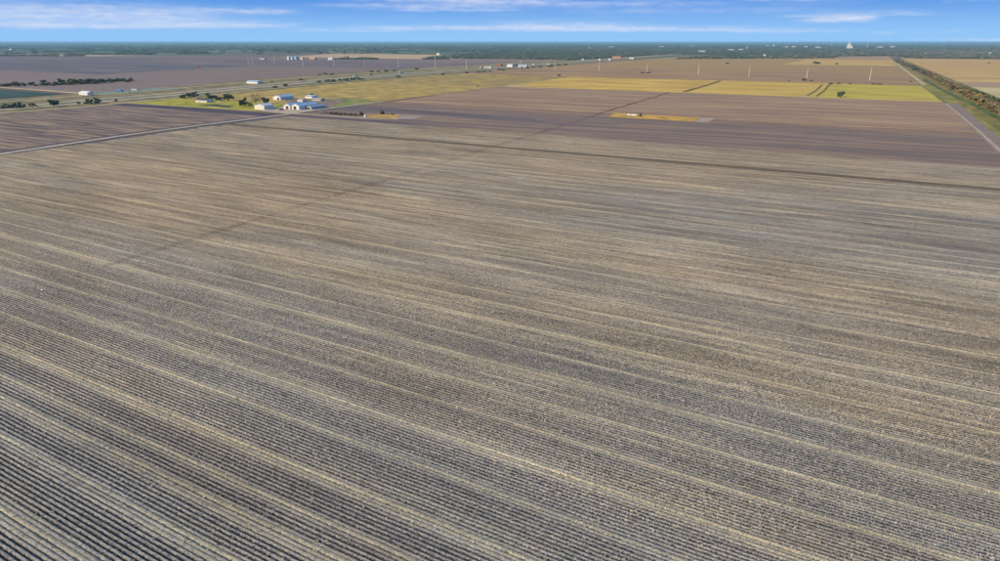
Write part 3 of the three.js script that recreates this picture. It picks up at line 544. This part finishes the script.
const round = [1, 2, 3, 4].map((k) => treeShape(100 + k, { low: 0.1, clumps: 13 })), shrub = [1, 2, 3].map((k) => treeShape(200 + k, { low: 0.05, clumps: 8, leaves: 30, size: 0.09 })), bare = [1, 2].map((k) => treeShape(300 + k, { low: 0.25, clumps: 12, leaves: 9, size: 0.035, thin: 1 }));
const leaf = (c) => mat(c, 0.95, { side: THREE.DoubleSide });
const LEAF = { dark: leaf([0.06, 0.098, 0.055]), green: leaf([0.085, 0.14, 0.05]), olive: leaf([0.14, 0.145, 0.06]), brown: leaf([0.20, 0.155, 0.08]), rust: leaf([0.26, 0.155, 0.06]), grey: leaf([0.17, 0.15, 0.12]), gold: leaf([0.30, 0.24, 0.08]) };
const bark = mat([0.14, 0.115, 0.09]);
function tree(name, label, category, [x, z, w, h], shapes, leafMat, group) {
  const t = thing(name, label, category, x, z, rnd() * 6.28, group), s = shapes[Math.floor(rnd() * shapes.length)];
  t.scale.set(w * 1.3, h * 1.12, w * 1.3); t.position.y = -0.05;
  part(t, 'trunk', s.trunk, bark); part(t, 'crown', s.crown, leafMat); return t;
}
[
  ['small dark tree at the left end of the row behind the house', round, 'dark'], ['wide dark tree left of the dark roofed house', round, 'dark'],
  ['tall dark tree right behind the dark roofed house', round, 'dark'], ['small dark tree between the house and the lone round tree', round, 'dark'],
  ['lone round green tree on the lawn right of the house', round, 'green'], ['dark green tree left of the straw coloured bush', round, 'dark'],
  ['straw coloured bush left of the white barn', shrub, 'gold'], ['leafless grey brown tree behind the white barn', bare, 'grey'],
  ['green tree behind the blue side of the white barn', round, 'green'], ['small green tree behind the low blue shed', shrub, 'olive'],
].forEach(([label, shapes, m], k) => tree('farm_tree', label, 'tree', farmTrees[k], shapes, LEAF[m], 'trees around the farmstead'));
[
  'low dark bush at the left edge of the picture beside the frontage road', 'wide dark bush second from the left edge beside the frontage road', 'tallest dark bush of the clump at the left edge',
  'right end of the dark bush clump at the left edge', 'small grey green bush right of the left edge clump', 'lone round dark tree beside the frontage road', 'tiny bush between the lone tree and the pair of round bushes',
  'wide left one of the two round bushes beside the frontage road', 'right one of the two round bushes beside the frontage road', 'tiny dark bush right of the two round bushes',
].forEach((label, k) => tree('roadside_bush', label, 'tree', roadTrees[k], k === 5 ? round : shrub, LEAF[k === 4 || k === 6 ? 'olive' : 'dark'], 'bushes along the frontage road'));
groveTrees.forEach((s, k) => { const m = ['dark', 'dark', 'green', 'olive'][k % 4]; tree('grove_tree', { dark: 'dark leafy tree in the long grove beyond the highway', green: 'mid green tree in the long grove beyond the highway', olive: 'olive tree in the long grove beyond the highway' }[m], 'tree', s, k % 3 ? round : shrub, LEAF[m], 'grove beyond the highway'); });
hedgeTrees.forEach((s, k) => { s = [s[0], s[1], s[2] * 1.35, s[3] * 1.3]; const far = s[1] < -1900, m = far ? ['olive', 'grey', 'brown'][k % 3] : ['brown', 'olive', 'rust', 'brown', 'gold'][k % 5]; tree('hedge_tree', { olive: 'olive tree in the hedgerow beside the gravel road on the right', grey: 'grey brown tree in the far hedgerow beside the gravel road', brown: 'brown leafed tree in the hedgerow beside the gravel road on the right', rust: 'rust coloured tree in the near hedgerow on the right', gold: 'yellow leafed tree in the near hedgerow on the right' }[m], 'tree', s, k % 4 ? round : shrub, LEAF[m], 'hedgerow on the right'); });
greenShrubs.forEach((s, k) => tree('green_shrub', 'green shrub in the line right of the brown hedgerow', 'shrub', s, shrub, LEAF[k % 3 ? 'green' : 'olive'], 'green shrubs right of the hedgerow'));
highwayShrubs.forEach((s, k) => tree('highway_shrub', s[0] < -1090 ? 'dark shrub on the far verge of the highway' : 'dark shrub on the near verge of the highway', 'shrub', s, shrub, LEAF[k % 3 ? 'dark' : 'olive'], s[0] < -1090 ? 'shrubs on the far verge' : 'shrubs on the near verge'));
[
  'large round bush alone at the edge of the green field', 'tiny bush in the pasture by the long side road', 'small bush behind the golden field near the highway', 'left of two low bushes in the brown field', 'right of two low bushes in the brown field',
  'low wide bush at the foot of the power pole behind the green field', 'small bush right of the pole foot behind the green field', 'left bush of the row on the far edge of the green field', 'second bush of the row on the far edge of the green field', 'smallest bush of the row on the far edge of the green field',
  'fourth bush of the row on the far edge of the green field', 'rightmost bush of the row on the far edge of the green field', 'large dark bush at the left end of the straw field', 'small bush inside the straw field', 'lone bush in the far tan field',
  'small bush on the far edge of the golden field', 'low bush beside the gravel road end', 'lone bush in the far straw field on the right',
].forEach((label, k) => fieldBushes[k] && tree('field_bush', label, 'bush', fieldBushes[k], shrub, LEAF[fieldBushes[k][4] ? 'olive' : 'dark'], 'bushes at the field edges'));
[
  'leftmost brown scrub in the lot right of the farm drive', 'second brown scrub in the lot right of the farm drive', 'left one of two green bushes in the scrub lot', 'right one of two green bushes in the scrub lot', 'brown scrub right of the two green bushes', 'brown scrub left of the yellowish tree in the lot',
  'yellowish tree beside the white tank in the lot', 'thin tree behind the yellow grass patch', 'dark scrub at the right end of the yellow grass patch',
].forEach((label, k) => { const s = lotBushes[k]; tree('lot_bush', label, 'bush', s, s[4] === 3 ? round : shrub, LEAF[['green', '', 'brown', 'olive'][s[4]]], 'bushes in the scrub lot'); });

// far woods: nobody could count them
{
  const lump = (seed) => {
    const parts = [], r = rng(seed);
    for (let k = 0; k < 5; k++) { const g = new THREE.IcosahedronGeometry(0.5, 1), p = g.attributes.position; for (let i = 0; i < p.count; i++) { const q = 1 + 0.4 * n3(p.getX(i) * 4 + k * 9 + seed, p.getY(i) * 4, p.getZ(i) * 4); p.setXYZ(i, p.getX(i) * q, p.getY(i) * q, p.getZ(i) * q); } const s = 0.5 + 0.4 * r(); g.scale(s, s * (0.8 + 0.5 * r()), s).translate((r() - 0.5) * 0.9, s * 0.4, (r() - 0.5) * 0.9); parts.push(g); }
    const g = mergeGeometries(parts); g.computeVertexNormals(); return g;
  };
  const r = rng(77), spots = [];
  const inWood = (x, z) => {
    const d = Math.hypot(x, z), n = fbm(x / 900, z / 500, 3), m = fbm(x / 2400 + 5, z / 700, 2, n2b);
    if (z < -2990 && x > -2750 + 0.2 * z + 600 && x < -1210 + 0.02 * z && z > -9000 && x > 0.42 * z - 850 + 0) return n > -0.32 ? 1 : 0.1;
    if (z < -4720 && z > -9000 && x > -1250 + 0.05 * z) return n > -0.3 ? 0.9 : 0.1;
    if (z < -4000 - 0.9 * (x + 250) && z > -4700 && x > -900 && x < -240) return 0.7;
    if (z < -4200 && x > 120 && z > -4720) return 0.6;
    if (d > 5200) return m + 0.5 * n > (x < -1300 + 0.3 * z ? 0.34 : 0.2) ? 0.9 : 0.02;
    return 0;
  };
  let tries = 0;
  while (spots.length < 21000 && tries++ < 400000) {
    const d = 2900 * Math.pow(10, r() * 0.92), a = (r() - 0.5) * 1.5, ax = a - HEADING, x = Math.sin(ax) * d, z = -Math.cos(ax) * d;
    if (r() < inWood(x, z)) spots.push([x, z, d]);
  }
  for (const [ax, az, bx, bz, n] of [[-4698, -2168, -4400, -2330, 60], [-4330, -2360, -4250, -2420, 20], [-4920, -2690, -4560, -3090, 110], [-4380, -3160, -4250, -3260, 34], [-2350, -2560, -2220, -2640, 26], [-2330, -2720, -2180, -2600, 36], [-2030, -3010, -1890, -3080, 30], [-1840, -2930, -1730, -3000, 26], [-1990, -2800, -1900, -2850, 14]])
    for (let k = 0; k < n; k++) { const t = r(); spots.push([mix(ax, bx, t) + (r() - 0.5) * 50, mix(az, bz, t) + (r() - 0.5) * 40, 3000]); }
  const M = new THREE.Matrix4(), Q = new THREE.Quaternion(), P = new THREE.Vector3(), S = new THREE.Vector3(), Y = new THREE.Vector3(0, 1, 0), C = new THREE.Color();
  const im = new THREE.InstancedMesh(lump(3), new THREE.MeshStandardMaterial({ roughness: 1 }), spots.length);
  spots.forEach(([x, z, d], k) => {
    const s = (14 + 16 * r()) * (d > 6000 ? 1.6 : 1), h = 7 + 6 * r();
    im.setMatrixAt(k, M.compose(P.set(x, -0.6, z), Q.setFromAxisAngle(Y, r() * 6.28), S.set(s, h, s)));
    const q = r() + 0.35 * smooth(-900, 400, x), c = q < 0.7 ? [0.045, 0.07, 0.042] : q < 0.95 ? [0.08, 0.095, 0.05] : [0.15, 0.125, 0.09], b = 0.8 + 0.5 * r();
    im.setColorAt(k, C.setRGB(c[0] * b, c[1] * b, c[2] * b));
  });
  im.name = 'distant_woodland'; shade(im); im.userData.kind = 'stuff'; tag(im, 'dark woodland and tree belts along the horizon', 'woodland'); scene.add(im);
}

// ---------------------------------------------------------------- buildings
const metalRelief = texture(256, 16, (i) => { const v = 0.5 + 0.5 * Math.cos(i / 256 * Math.PI * 2 * 16); return [v, v, v]; }, false);
const PAINT = {
  white: mat([0.74, 0.72, 0.68], 0.6), cream: mat([0.70, 0.65, 0.54], 0.7), grey: mat([0.42, 0.42, 0.42], 0.6), tan: mat([0.45, 0.38, 0.28], 0.8), teal: mat([0.22, 0.42, 0.46], 0.5), blue: mat([0.20, 0.42, 0.60], 0.45), rust: mat([0.42, 0.17, 0.09], 0.8), orange: mat([0.60, 0.25, 0.12], 0.6), dark: mat([0.03, 0.03, 0.035], 0.8), brick: mat([0.30, 0.14, 0.09], 0.9), slate: mat([0.07, 0.07, 0.085], 0.8), concrete: mat([0.60, 0.58, 0.54], 0.85),
};
const ROOF = (c, rough = 0.38) => mat(c, rough, { metalness: 0.35, bumpMap: metalRelief, bumpScale: 0.03 });
const TOP = { white: ROOF([0.70, 0.76, 0.82]), blue: ROOF([0.46, 0.64, 0.72]), grey: ROOF([0.45, 0.5, 0.54]), teal: ROOF([0.26, 0.46, 0.48]), rust: ROOF([0.40, 0.2, 0.12], 0.7), slate: mat([0.075, 0.07, 0.08], 0.85), tan: ROOF([0.5, 0.44, 0.36], 0.6) };
const GLASS = new THREE.MeshPhysicalMaterial({ color: new THREE.Color().setRGB(0.05, 0.06, 0.07), roughness: 0.1 });
// front faces +z (towards the camera); w along x, d along z; ridge runs along z unless across
function building(name, label, x, z, { w, d, h, rise = 1.5, across = false, wall = PAINT.white, roof = TOP.white, doors = [], windows = 0, turn = 0, group, category = 'building' }) {
  const t = thing(name, label, category, x, z, turn, group), W = across ? d : w, D = across ? w : d;
  const s = new THREE.Shape(); s.moveTo(-W / 2, -0.8); s.lineTo(W / 2, -0.8); s.lineTo(W / 2, h); s.lineTo(0, h + rise); s.lineTo(-W / 2, h); s.closePath();
  const spin = (g) => (across ? g.rotateY(Math.PI / 2) : g);
  part(t, 'wall', spin(new THREE.ExtrudeGeometry(s, { depth: D, bevelEnabled: false }).translate(0, 0, -D / 2)), wall);
  const l = Math.hypot(W / 2, rise) + 0.5, a = Math.atan2(rise, W / 2);
  for (const q of [-1, 1]) {
    const g = new THREE.BoxGeometry(l, 0.16, D + 1); g.translate(l / 2 - 0.02, 0, 0); g.rotateZ(-a); if (q < 0) g.rotateY(Math.PI); g.translate(0, h + rise + 0.12, 0);
    part(t, 'roof_panel', spin(g), roof);
  }
  part(t, 'ridge_cap', spin(new THREE.CylinderGeometry(0.16, 0.16, D + 1.1, 6).rotateX(Math.PI / 2).translate(0, h + rise + 0.2, 0)), roof);
  for (const [dx, dw, dh] of doors) {
    part(t, 'door', box(dw, dh, 0.12, dx, 0, d / 2 + 0.05), PAINT.dark);
    part(t, 'door_frame', mergeGeometries([box(0.25, dh + 0.25, 0.2, dx - dw / 2 - 0.125, 0, d / 2 + 0.06), box(0.25, dh + 0.25, 0.2, dx + dw / 2 + 0.125, 0, d / 2 + 0.06), box(dw, 0.25, 0.2, dx, dh, d / 2 + 0.06)]), PAINT.white);
  }
  for (let k = 0; k < windows; k++) {
    const zz = -d / 2 + d * (k + 0.7) / (windows + 0.4), wy = h * 0.42;
    const f = part(t, 'window', mergeGeometries([box(0.14, 0.12, 1.3, w / 2 + 0.05, wy - 0.12, zz), box(0.14, 0.12, 1.3, w / 2 + 0.05, wy + 1.1, zz), box(0.14, 1.1, 0.12, w / 2 + 0.05, wy, zz - 0.6), box(0.14, 1.1, 0.12, w / 2 + 0.05, wy, zz + 0.6)]), PAINT.white);
    part(f, 'pane', box(0.06, 1.1, 1.08, w / 2 + 0.04, wy, zz), GLASS);
  }
  return t;
}
building('barn', 'square white barn at the front left of the farmstead', -676, -596, { w: 17.5, d: 16, h: 5.2, rise: 1.6, wall: PAINT.cream, roof: TOP.white, windows: 3 });
building('machine_shed', 'left one of the two gabled white sheds with dark doorways', -650, -622, { w: 11, d: 26, h: 4.6, rise: 2.2, wall: PAINT.cream, roof: TOP.blue, doors: [[0.5, 4.4, 3.8]], windows: 4 });
building('machine_shed', 'right one of the two gabled white sheds with dark doorways', -636, -627, { w: 12, d: 34, h: 4.8, rise: 2.4, wall: PAINT.white, roof: TOP.blue, doors: [[-1, 4.6, 4]], windows: 5 });
building('lean_to_shed', 'low grey shed on the right side of the gabled white sheds', -624, -634, { w: 8, d: 26, h: 3.2, rise: 0.9, wall: PAINT.grey, roof: TOP.grey, doors: [[0, 3.4, 2.6]] });
building('hay_barn', 'white barn with a blue roof at the back of the farmstead', -769, -716, { w: 15, d: 26, h: 4.4, rise: 2, wall: PAINT.white, roof: TOP.blue, doors: [[3, 4, 3.4]], windows: 3 });
building('hay_barn', 'low blue roofed shed at the back right of the farmstead', -750, -754, { w: 14, d: 13, h: 2.8, rise: 1, across: true, wall: PAINT.white, roof: TOP.blue });
building('feed_shed', 'small white shed between the front and back barns', -716, -700, { w: 10, d: 7, h: 2.8, rise: 0.9, across: true, wall: PAINT.cream, roof: TOP.tan });
building('feed_shed', 'small tan shed right of the back barn', -706, -722, { w: 18, d: 8, h: 2.6, rise: 0.9, across: true, wall: PAINT.tan, roof: TOP.grey });
{
  const t = building('farmhouse', 'low house with a dark roof among the trees on the lawn', -832, -628, { w: 24, d: 12, h: 2.9, rise: 2.4, across: true, wall: PAINT.white, roof: TOP.slate, doors: [[-2, 1.1, 2.1]], windows: 2, category: 'house' });
  part(t, 'brick_wing', box(5, 2.8, 9, -14.6, -0.2, 1), PAINT.brick); part(t, 'chimney', box(0.9, 2.2, 0.9, 4, 4.6, -1), PAINT.brick);
  for (const x of [-8, 4, 8]) part(part(t, 'window', box(1.5, 1.2, 0.12, x, 1, 6.05), PAINT.white), 'pane', box(1.3, 1.0, 0.06, x, 1.1, 6.1), GLASS);
}
building('storage_tent', 'long bright white building beside the dirt road and highway', -1114, -624, { w: 23, d: 10, h: 3.4, rise: 1.8, across: true, wall: PAINT.white, roof: mat([0.82, 0.83, 0.84], 0.6) });
building('roadside_warehouse', 'long building with a pale blue roof on the far side of the highway', -1122, -972, { w: 32, d: 14, h: 4, rise: 1.6, across: true, wall: PAINT.white, roof: TOP.blue, windows: 2 });
[
  ['tall pale silo house at the left end of the distant works', 'white', 'white'], ['narrow white tower house second from the left in the distant works', 'white', 'grey'], ['dark teal shed in the middle of the distant works', 'teal', 'teal'], ['white shed with an orange roof in the distant works', 'white', 'rust'],
  ['long white shed with an orange front in the distant works', 'orange', 'white'], ['bright white shed at the right end of the distant works', 'white', 'white'], ['long grey shed left of the distant works', 'grey', 'grey'], ['brown shed among the dark trees right of the distant works', 'brick', 'slate'], ['small white shed among the dark trees right of the distant works', 'white', 'white'], ['cream building on the edge of the far tan field', 'cream', 'tan'],
].forEach(([label, wl, rf], k) => { const [x, z, w, h] = industry[k]; building('distant_shed', label, x, z, { w, d: 14, h: h * 0.82, rise: h * 0.18, across: true, wall: PAINT[wl], roof: TOP[rf], group: 'works beyond the brown field', doors: k > 2 && k < 6 ? [[0, w * 0.2, h * 0.5]] : [] }); });
[
  ['small white shop at the left end of the highway shops', 'white', 'white'], ['pale low shop beside the left end of the highway shops', 'white', 'grey'], ['rust red roofed shop along the highway', 'brick', 'rust'], ['tall blue shop in the middle of the highway shops', 'white', 'blue'], ['small dark shop behind the blue shop', 'slate', 'slate'],
  ['long grey warehouse at the right of the highway shops', 'grey', 'white'], ['tiny white hut right of the grey warehouse', 'white', 'white'], ['tiny white hut far along the highway', 'cream', 'white'], ['tiny tan hut at the left end of the highway shops', 'tan', 'tan'], ['grey shop far along the highway before the wood', 'grey', 'grey'],
  ['left one of two pale blocks far along the highway', 'white', 'grey'], ['right one of two pale blocks far along the highway', 'white', 'white'], ['long orange brown building at the edge of the wood', 'orange', 'rust'], ['white building beside the far end of the highway', 'white', 'white'],
].forEach(([label, wl, rf], k) => { const [x, z, w, h] = shops[k]; building('roadside_shop', label, x, z, { w, d: 12, h: h * 0.8, rise: h * 0.2, across: true, wall: PAINT[wl], roof: TOP[rf], group: 'shops along the highway', doors: w > 12 ? [[0, 2.5, 2.6]] : [] }); });
[
  'bright white barn in front of the far wood', 'low white shed left of the bright white far barn', 'long low white shed right of the bright white far barn', 'wide white warehouse in the wood left of the far barn', 'white warehouse second from the left in the wood', 'thin white block standing in the wood',
  'left pale hall of the town rooftops', 'second pale hall of the town rooftops', 'third pale hall of the town rooftops', 'widest pale hall of the town rooftops', 'small white house far off near the horizon left of town', 'small white block near the horizon left of town', 'white shed at the wood edge below the town', 'second white shed at the wood edge below the town',
  'pale shed far off above the golden field', 'long pale hall far off in the wood', 'pale pink hall far off in the wood', 'long pale hall near the horizon in the wood', 'pale interchange building at the highway end', 'pale hall right of the grain elevator', 'pale hall furthest right of the grain elevator', 'small white house right of the gravel road end', 'white house at the right edge before the wood',
].forEach((label, k) => { const [x, z, w, h] = town[k]; building('far_building', label, x, z, { w: w * 0.7, d: Math.max(12, w * 0.3), h: Math.max(h, z < -5000 ? 15 : 4) * 0.8, rise: h * 0.25, across: true, wall: k < 3 ? PAINT.white : [PAINT.cream, PAINT.grey, PAINT.tan, PAINT.cream][k % 4], roof: TOP[['grey', 'tan', 'white', 'grey', 'tan'][k % 5]], group: 'buildings in the far wood and town' }); });
building('far_building', 'tiny white shed at the far left horizon', town[26][0], town[26][1], { w: 40, d: 20, h: 9, rise: 2, across: true });
{
  const [x, z] = town[23], t = thing('grain_elevator', 'tall white grain elevator on the horizon', 'grain elevator', x, z);
  for (let k = 0; k < 5; k++) part(t, 'silo', new THREE.CylinderGeometry(5, 5, 44, 20).translate(-20 + k * 10, 22, 0), PAINT.white);
  part(t, 'headhouse', box(13, 84, 13, -5, 0, -9), PAINT.white); part(t, 'gallery', box(48, 6, 6, 0, 44.1, 0), PAINT.white); part(t, 'annex', box(16, 30, 14, 34, 0, 6), PAINT.white);
}
for (const [k, label] of [[24, 'pale water tower right of the grain elevator'], [25, 'small pale water tower left of the grain elevator']]) {
  const [x, z, , h0] = town[k], h = h0 + 8, t = thing('water_tower', label, 'water tower', x, z);
  part(t, 'tank', new THREE.SphereGeometry(9, 20, 14).scale(1, 0.75, 1).translate(0, h - 6, 0), PAINT.concrete);
  for (let q = 0; q < 4; q++) part(t, 'leg', new THREE.CylinderGeometry(0.9, 1.1, h - 8, 8).translate(Math.cos(q * 1.571) * 6, (h - 8) / 2, Math.sin(q * 1.571) * 6), PAINT.concrete);
  part(t, 'riser', new THREE.CylinderGeometry(1.6, 1.6, h - 10, 10).translate(0, (h - 10) / 2, 0), PAINT.concrete);
}

// ---------------------------------------------------------------- power line
poleSpots.forEach(([x, z, , h], k) => {
  const label = [
    'leftmost pale power pole of the close pair in the far field', 'second power pole of the close pair in the far field', 'stout power pole right of the close pair at left', 'power pole in front of the white and orange works', 'tall power pole before the right end of the works', 'power pole below the dark trees right of the works', 'short power pole in the brown field left of centre', 'tall power pole beside the highway shrubs left of centre', 'power pole standing inside the highway corridor',
    'power pole in front of the long grey warehouse', 'power pole right of the highway shops', 'power pole behind the left part of the golden field', 'power pole beside the two low bushes in the brown field', 'power pole behind the ditch in the golden field', 'power pole left of the low wide bush behind the golden field', 'power pole above the low wide bush behind the green field', 'rightmost power pole, nearest the gravel road',
  ][k], t = thing('power_pole', label, 'power pole', x, z, 0.1, 'power line across the far fields');
  const P = PAINT.concrete;
  part(t, 'pole', new THREE.CylinderGeometry(0.45, 0.95, h, 10).translate(0, h / 2, 0), P);
  for (const [y, s] of [[0.95, 1], [0.87, -1], [0.79, 1]]) {
    const arm = part(t, 'arm', new THREE.CylinderGeometry(0.14, 0.26, 3.4, 6).rotateZ(-s * 1.35).translate(0, 0, 0).rotateY(Math.PI / 2).translate(0, h * y, -s * 1.7), P);
    part(arm, 'insulator', new THREE.CylinderGeometry(0.12, 0.12, 1.6, 6).translate(0, h * y - 0.5, -s * 3.3), PAINT.grey);
  }
});
{
  const t = thing('utility_pole', 'thin wooden pole on the highway verge left of the farmhouse', 'utility pole', -993, -736);
  part(t, 'pole', new THREE.CylinderGeometry(0.16, 0.24, 13, 8).translate(0, 6.5, 0), bark); part(t, 'crossarm', box(2.6, 0.2, 0.2, 0, 11.8, 0), bark);
}

// ---------------------------------------------------------------- vehicles and small things
const RUBBER = mat([0.02, 0.02, 0.02]), paint = (c) => new THREE.MeshPhysicalMaterial({ color: new THREE.Color().setRGB(...c), roughness: 0.35, clearcoat: 0.6 });
function profile(pts, width) { const s = new THREE.Shape(pts.map(([x, y]) => new THREE.Vector2(x, y))); return new THREE.ExtrudeGeometry(s, { depth: width - 0.1, bevelEnabled: true, bevelSize: 0.05, bevelThickness: 0.05, bevelSegments: 1 }).translate(0, 0, -(width - 0.1) / 2); }
function wheels(t, spots, r = 0.36) { for (const [x, z] of spots) { const w = part(t, 'wheel', new THREE.CylinderGeometry(r, r, 0.28, 14).rotateX(Math.PI / 2).translate(x, r, z), RUBBER); part(w, 'rim', new THREE.CylinderGeometry(r * 0.55, r * 0.55, 0.3, 10).rotateX(Math.PI / 2).translate(x, r, z), PAINT.grey); } }
function car(label, x, z, turn, c, pickup = false) {
  const t = thing(pickup ? 'pickup_truck' : 'parked_car', label, pickup ? 'pickup' : 'car', x, z, turn);
  t.position.y = 0.09;
  if (pickup) { part(t, 'body', profile([[-2.7, 0.45], [2.6, 0.45], [2.7, 1.05], [1.4, 1.15], [-2.7, 1.15]], 1.9), paint(c)); part(t, 'cab', profile([[-0.6, 1.15], [1.4, 1.15], [0.8, 1.85], [-0.4, 1.85]], 1.7), GLASS); part(t, 'cab_roof', box(1.25, 0.08, 1.6, 0.2, 1.88, 0), paint(c)); wheels(t, [[-1.7, 0.8], [-1.7, -0.8], [1.75, 0.8], [1.75, -0.8]]); }
  else { part(t, 'body', profile([[-2.2, 0.35], [2.2, 0.35], [2.25, 0.75], [1.2, 0.95], [-2.1, 0.98], [-2.25, 0.7]], 1.75), paint(c)); part(t, 'cabin', profile([[-1.7, 0.96], [1.1, 0.96], [0.4, 1.45], [-1.1, 1.45]], 1.55), GLASS); part(t, 'roof', box(1.5, 0.06, 1.45, -0.35, 1.5, 0), paint(c)); wheels(t, [[-1.35, 0.75], [-1.35, -0.75], [1.4, 0.75], [1.4, -0.75]]); }
}
function truck(label, x, z, turn, c, boxC) {
  const t = thing('highway_truck', label, 'truck', x, z, turn); t.position.y = 0.07;
  part(t, 'trailer', box(11, 2.8, 2.5, -2.5, 1.2, 0), mat(boxC, 0.5)); part(t, 'cab', profile([[3.4, 0.7], [6.4, 0.7], [6.5, 1.9], [5.6, 2.2], [5.2, 3.3], [3.4, 3.5]], 2.3), paint(c)); part(t, 'windscreen', box(0.1, 0.8, 1.9, 5.46, 2.35, 0), GLASS); part(t, 'chassis', box(13, 0.3, 0.9, -1, 0.8, 0), PAINT.dark);
  wheels(t, [[-7, 1], [-7, -1], [-5.7, 1], [-5.7, -1], [3.2, 1], [3.2, -1], [5.6, 1], [5.6, -1]], 0.5);
}
car('white car parked right of the square white barn', -655, -583, 0.3, [0.75, 0.75, 0.75]);
car('grey pickup parked in front of the left gabled shed', -648, -596, 1.2, [0.35, 0.36, 0.38], true);
car('red pickup parked at the corner of the gabled sheds', -642, -594, 0.9, [0.4, 0.05, 0.04], true);
car('white pickup parked beside the farmhouse', -808, -634, 0.4, [0.75, 0.75, 0.75], true);
truck('white box truck in the middle of the highway traffic', -1110, -1269, 1.6, [0.6, 0.6, 0.62], [0.62, 0.72, 0.8]);
truck('pale blue truck furthest along the highway', -1140, -1487, 1.6, [0.1, 0.3, 0.5], [0.5, 0.72, 0.85]);
truck('dark truck with a tan load between the two pale trucks', -1133, -1352, 1.6, [0.05, 0.06, 0.08], [0.45, 0.33, 0.22]);
truck('blue truck parked in the depot yard by the highway', -1127, -688, 0.2, [0.06, 0.15, 0.4], [0.10, 0.22, 0.5]);
truck('grey truck parked at the far end of the depot yard', -1120, -712, 0.2, [0.3, 0.3, 0.3], [0.45, 0.5, 0.5]);
car('yellow pickup parked in front of the depot yard', -1101, -687, 0.2, [0.6, 0.5, 0.08], true);
{
  const t = thing('storage_tank', 'small white tank in the lot beside the yellowish tree', 'tank', -501, -584);
  part(t, 'shell', new THREE.CylinderGeometry(1.5, 1.5, 2.6, 20).translate(0, 1.3, 0), PAINT.white); part(t, 'lid', new THREE.ConeGeometry(1.6, 0.5, 20).translate(0, 2.85, 0), PAINT.white);
  const o = thing('oil_tank', 'small dark tank on the yellow grass pad in the field', 'tank', -233, -747);
  part(o, 'shell', new THREE.CylinderGeometry(1.6, 1.6, 3, 20).translate(0, 1.5, 0), PAINT.slate); part(o, 'lid', new THREE.ConeGeometry(1.7, 0.4, 20).translate(0, 3.2, 0), PAINT.slate);
  const q = thing('equipment_skid', 'low white equipment boxes left of the dark tank on the pad', 'equipment', -243, -749);
  part(q, 'skid', box(12, 0.3, 2.6, 0, 0.1, 0), PAINT.grey); for (const x of [-4, 0.5, 4]) part(q, 'cabinet', box(3, 1.2, 2, x, 0.4, 0), PAINT.white);
  const m = thing('harvester', 'bright red farm machine alone in the far brown field', 'harvester', -2003, -1508, 0.4); const red = paint([0.55, 0.05, 0.04]);
  m.position.y = -0.1;
  part(m, 'body', profile([[-4.5, 1.4], [3, 1.4], [3.4, 3], [2.2, 3.4], [1.6, 4.6], [-4, 4.8], [-4.6, 3.6]], 3.4), red); part(m, 'basket', box(6, 2, 3.6, -1.4, 4.7, 0), red); part(m, 'cab', box(1.8, 1.7, 2.4, 2.6, 3.2, 0), GLASS); part(m, 'header', box(1.8, 1.3, 6, 4.8, 0.5, 0), red);
  wheels(m, [[2.3, 1.6], [2.3, -1.6]], 1); wheels(m, [[-3.2, 1.4], [-3.2, -1.4]], 0.7);
}

renderer.render(scene, camera);
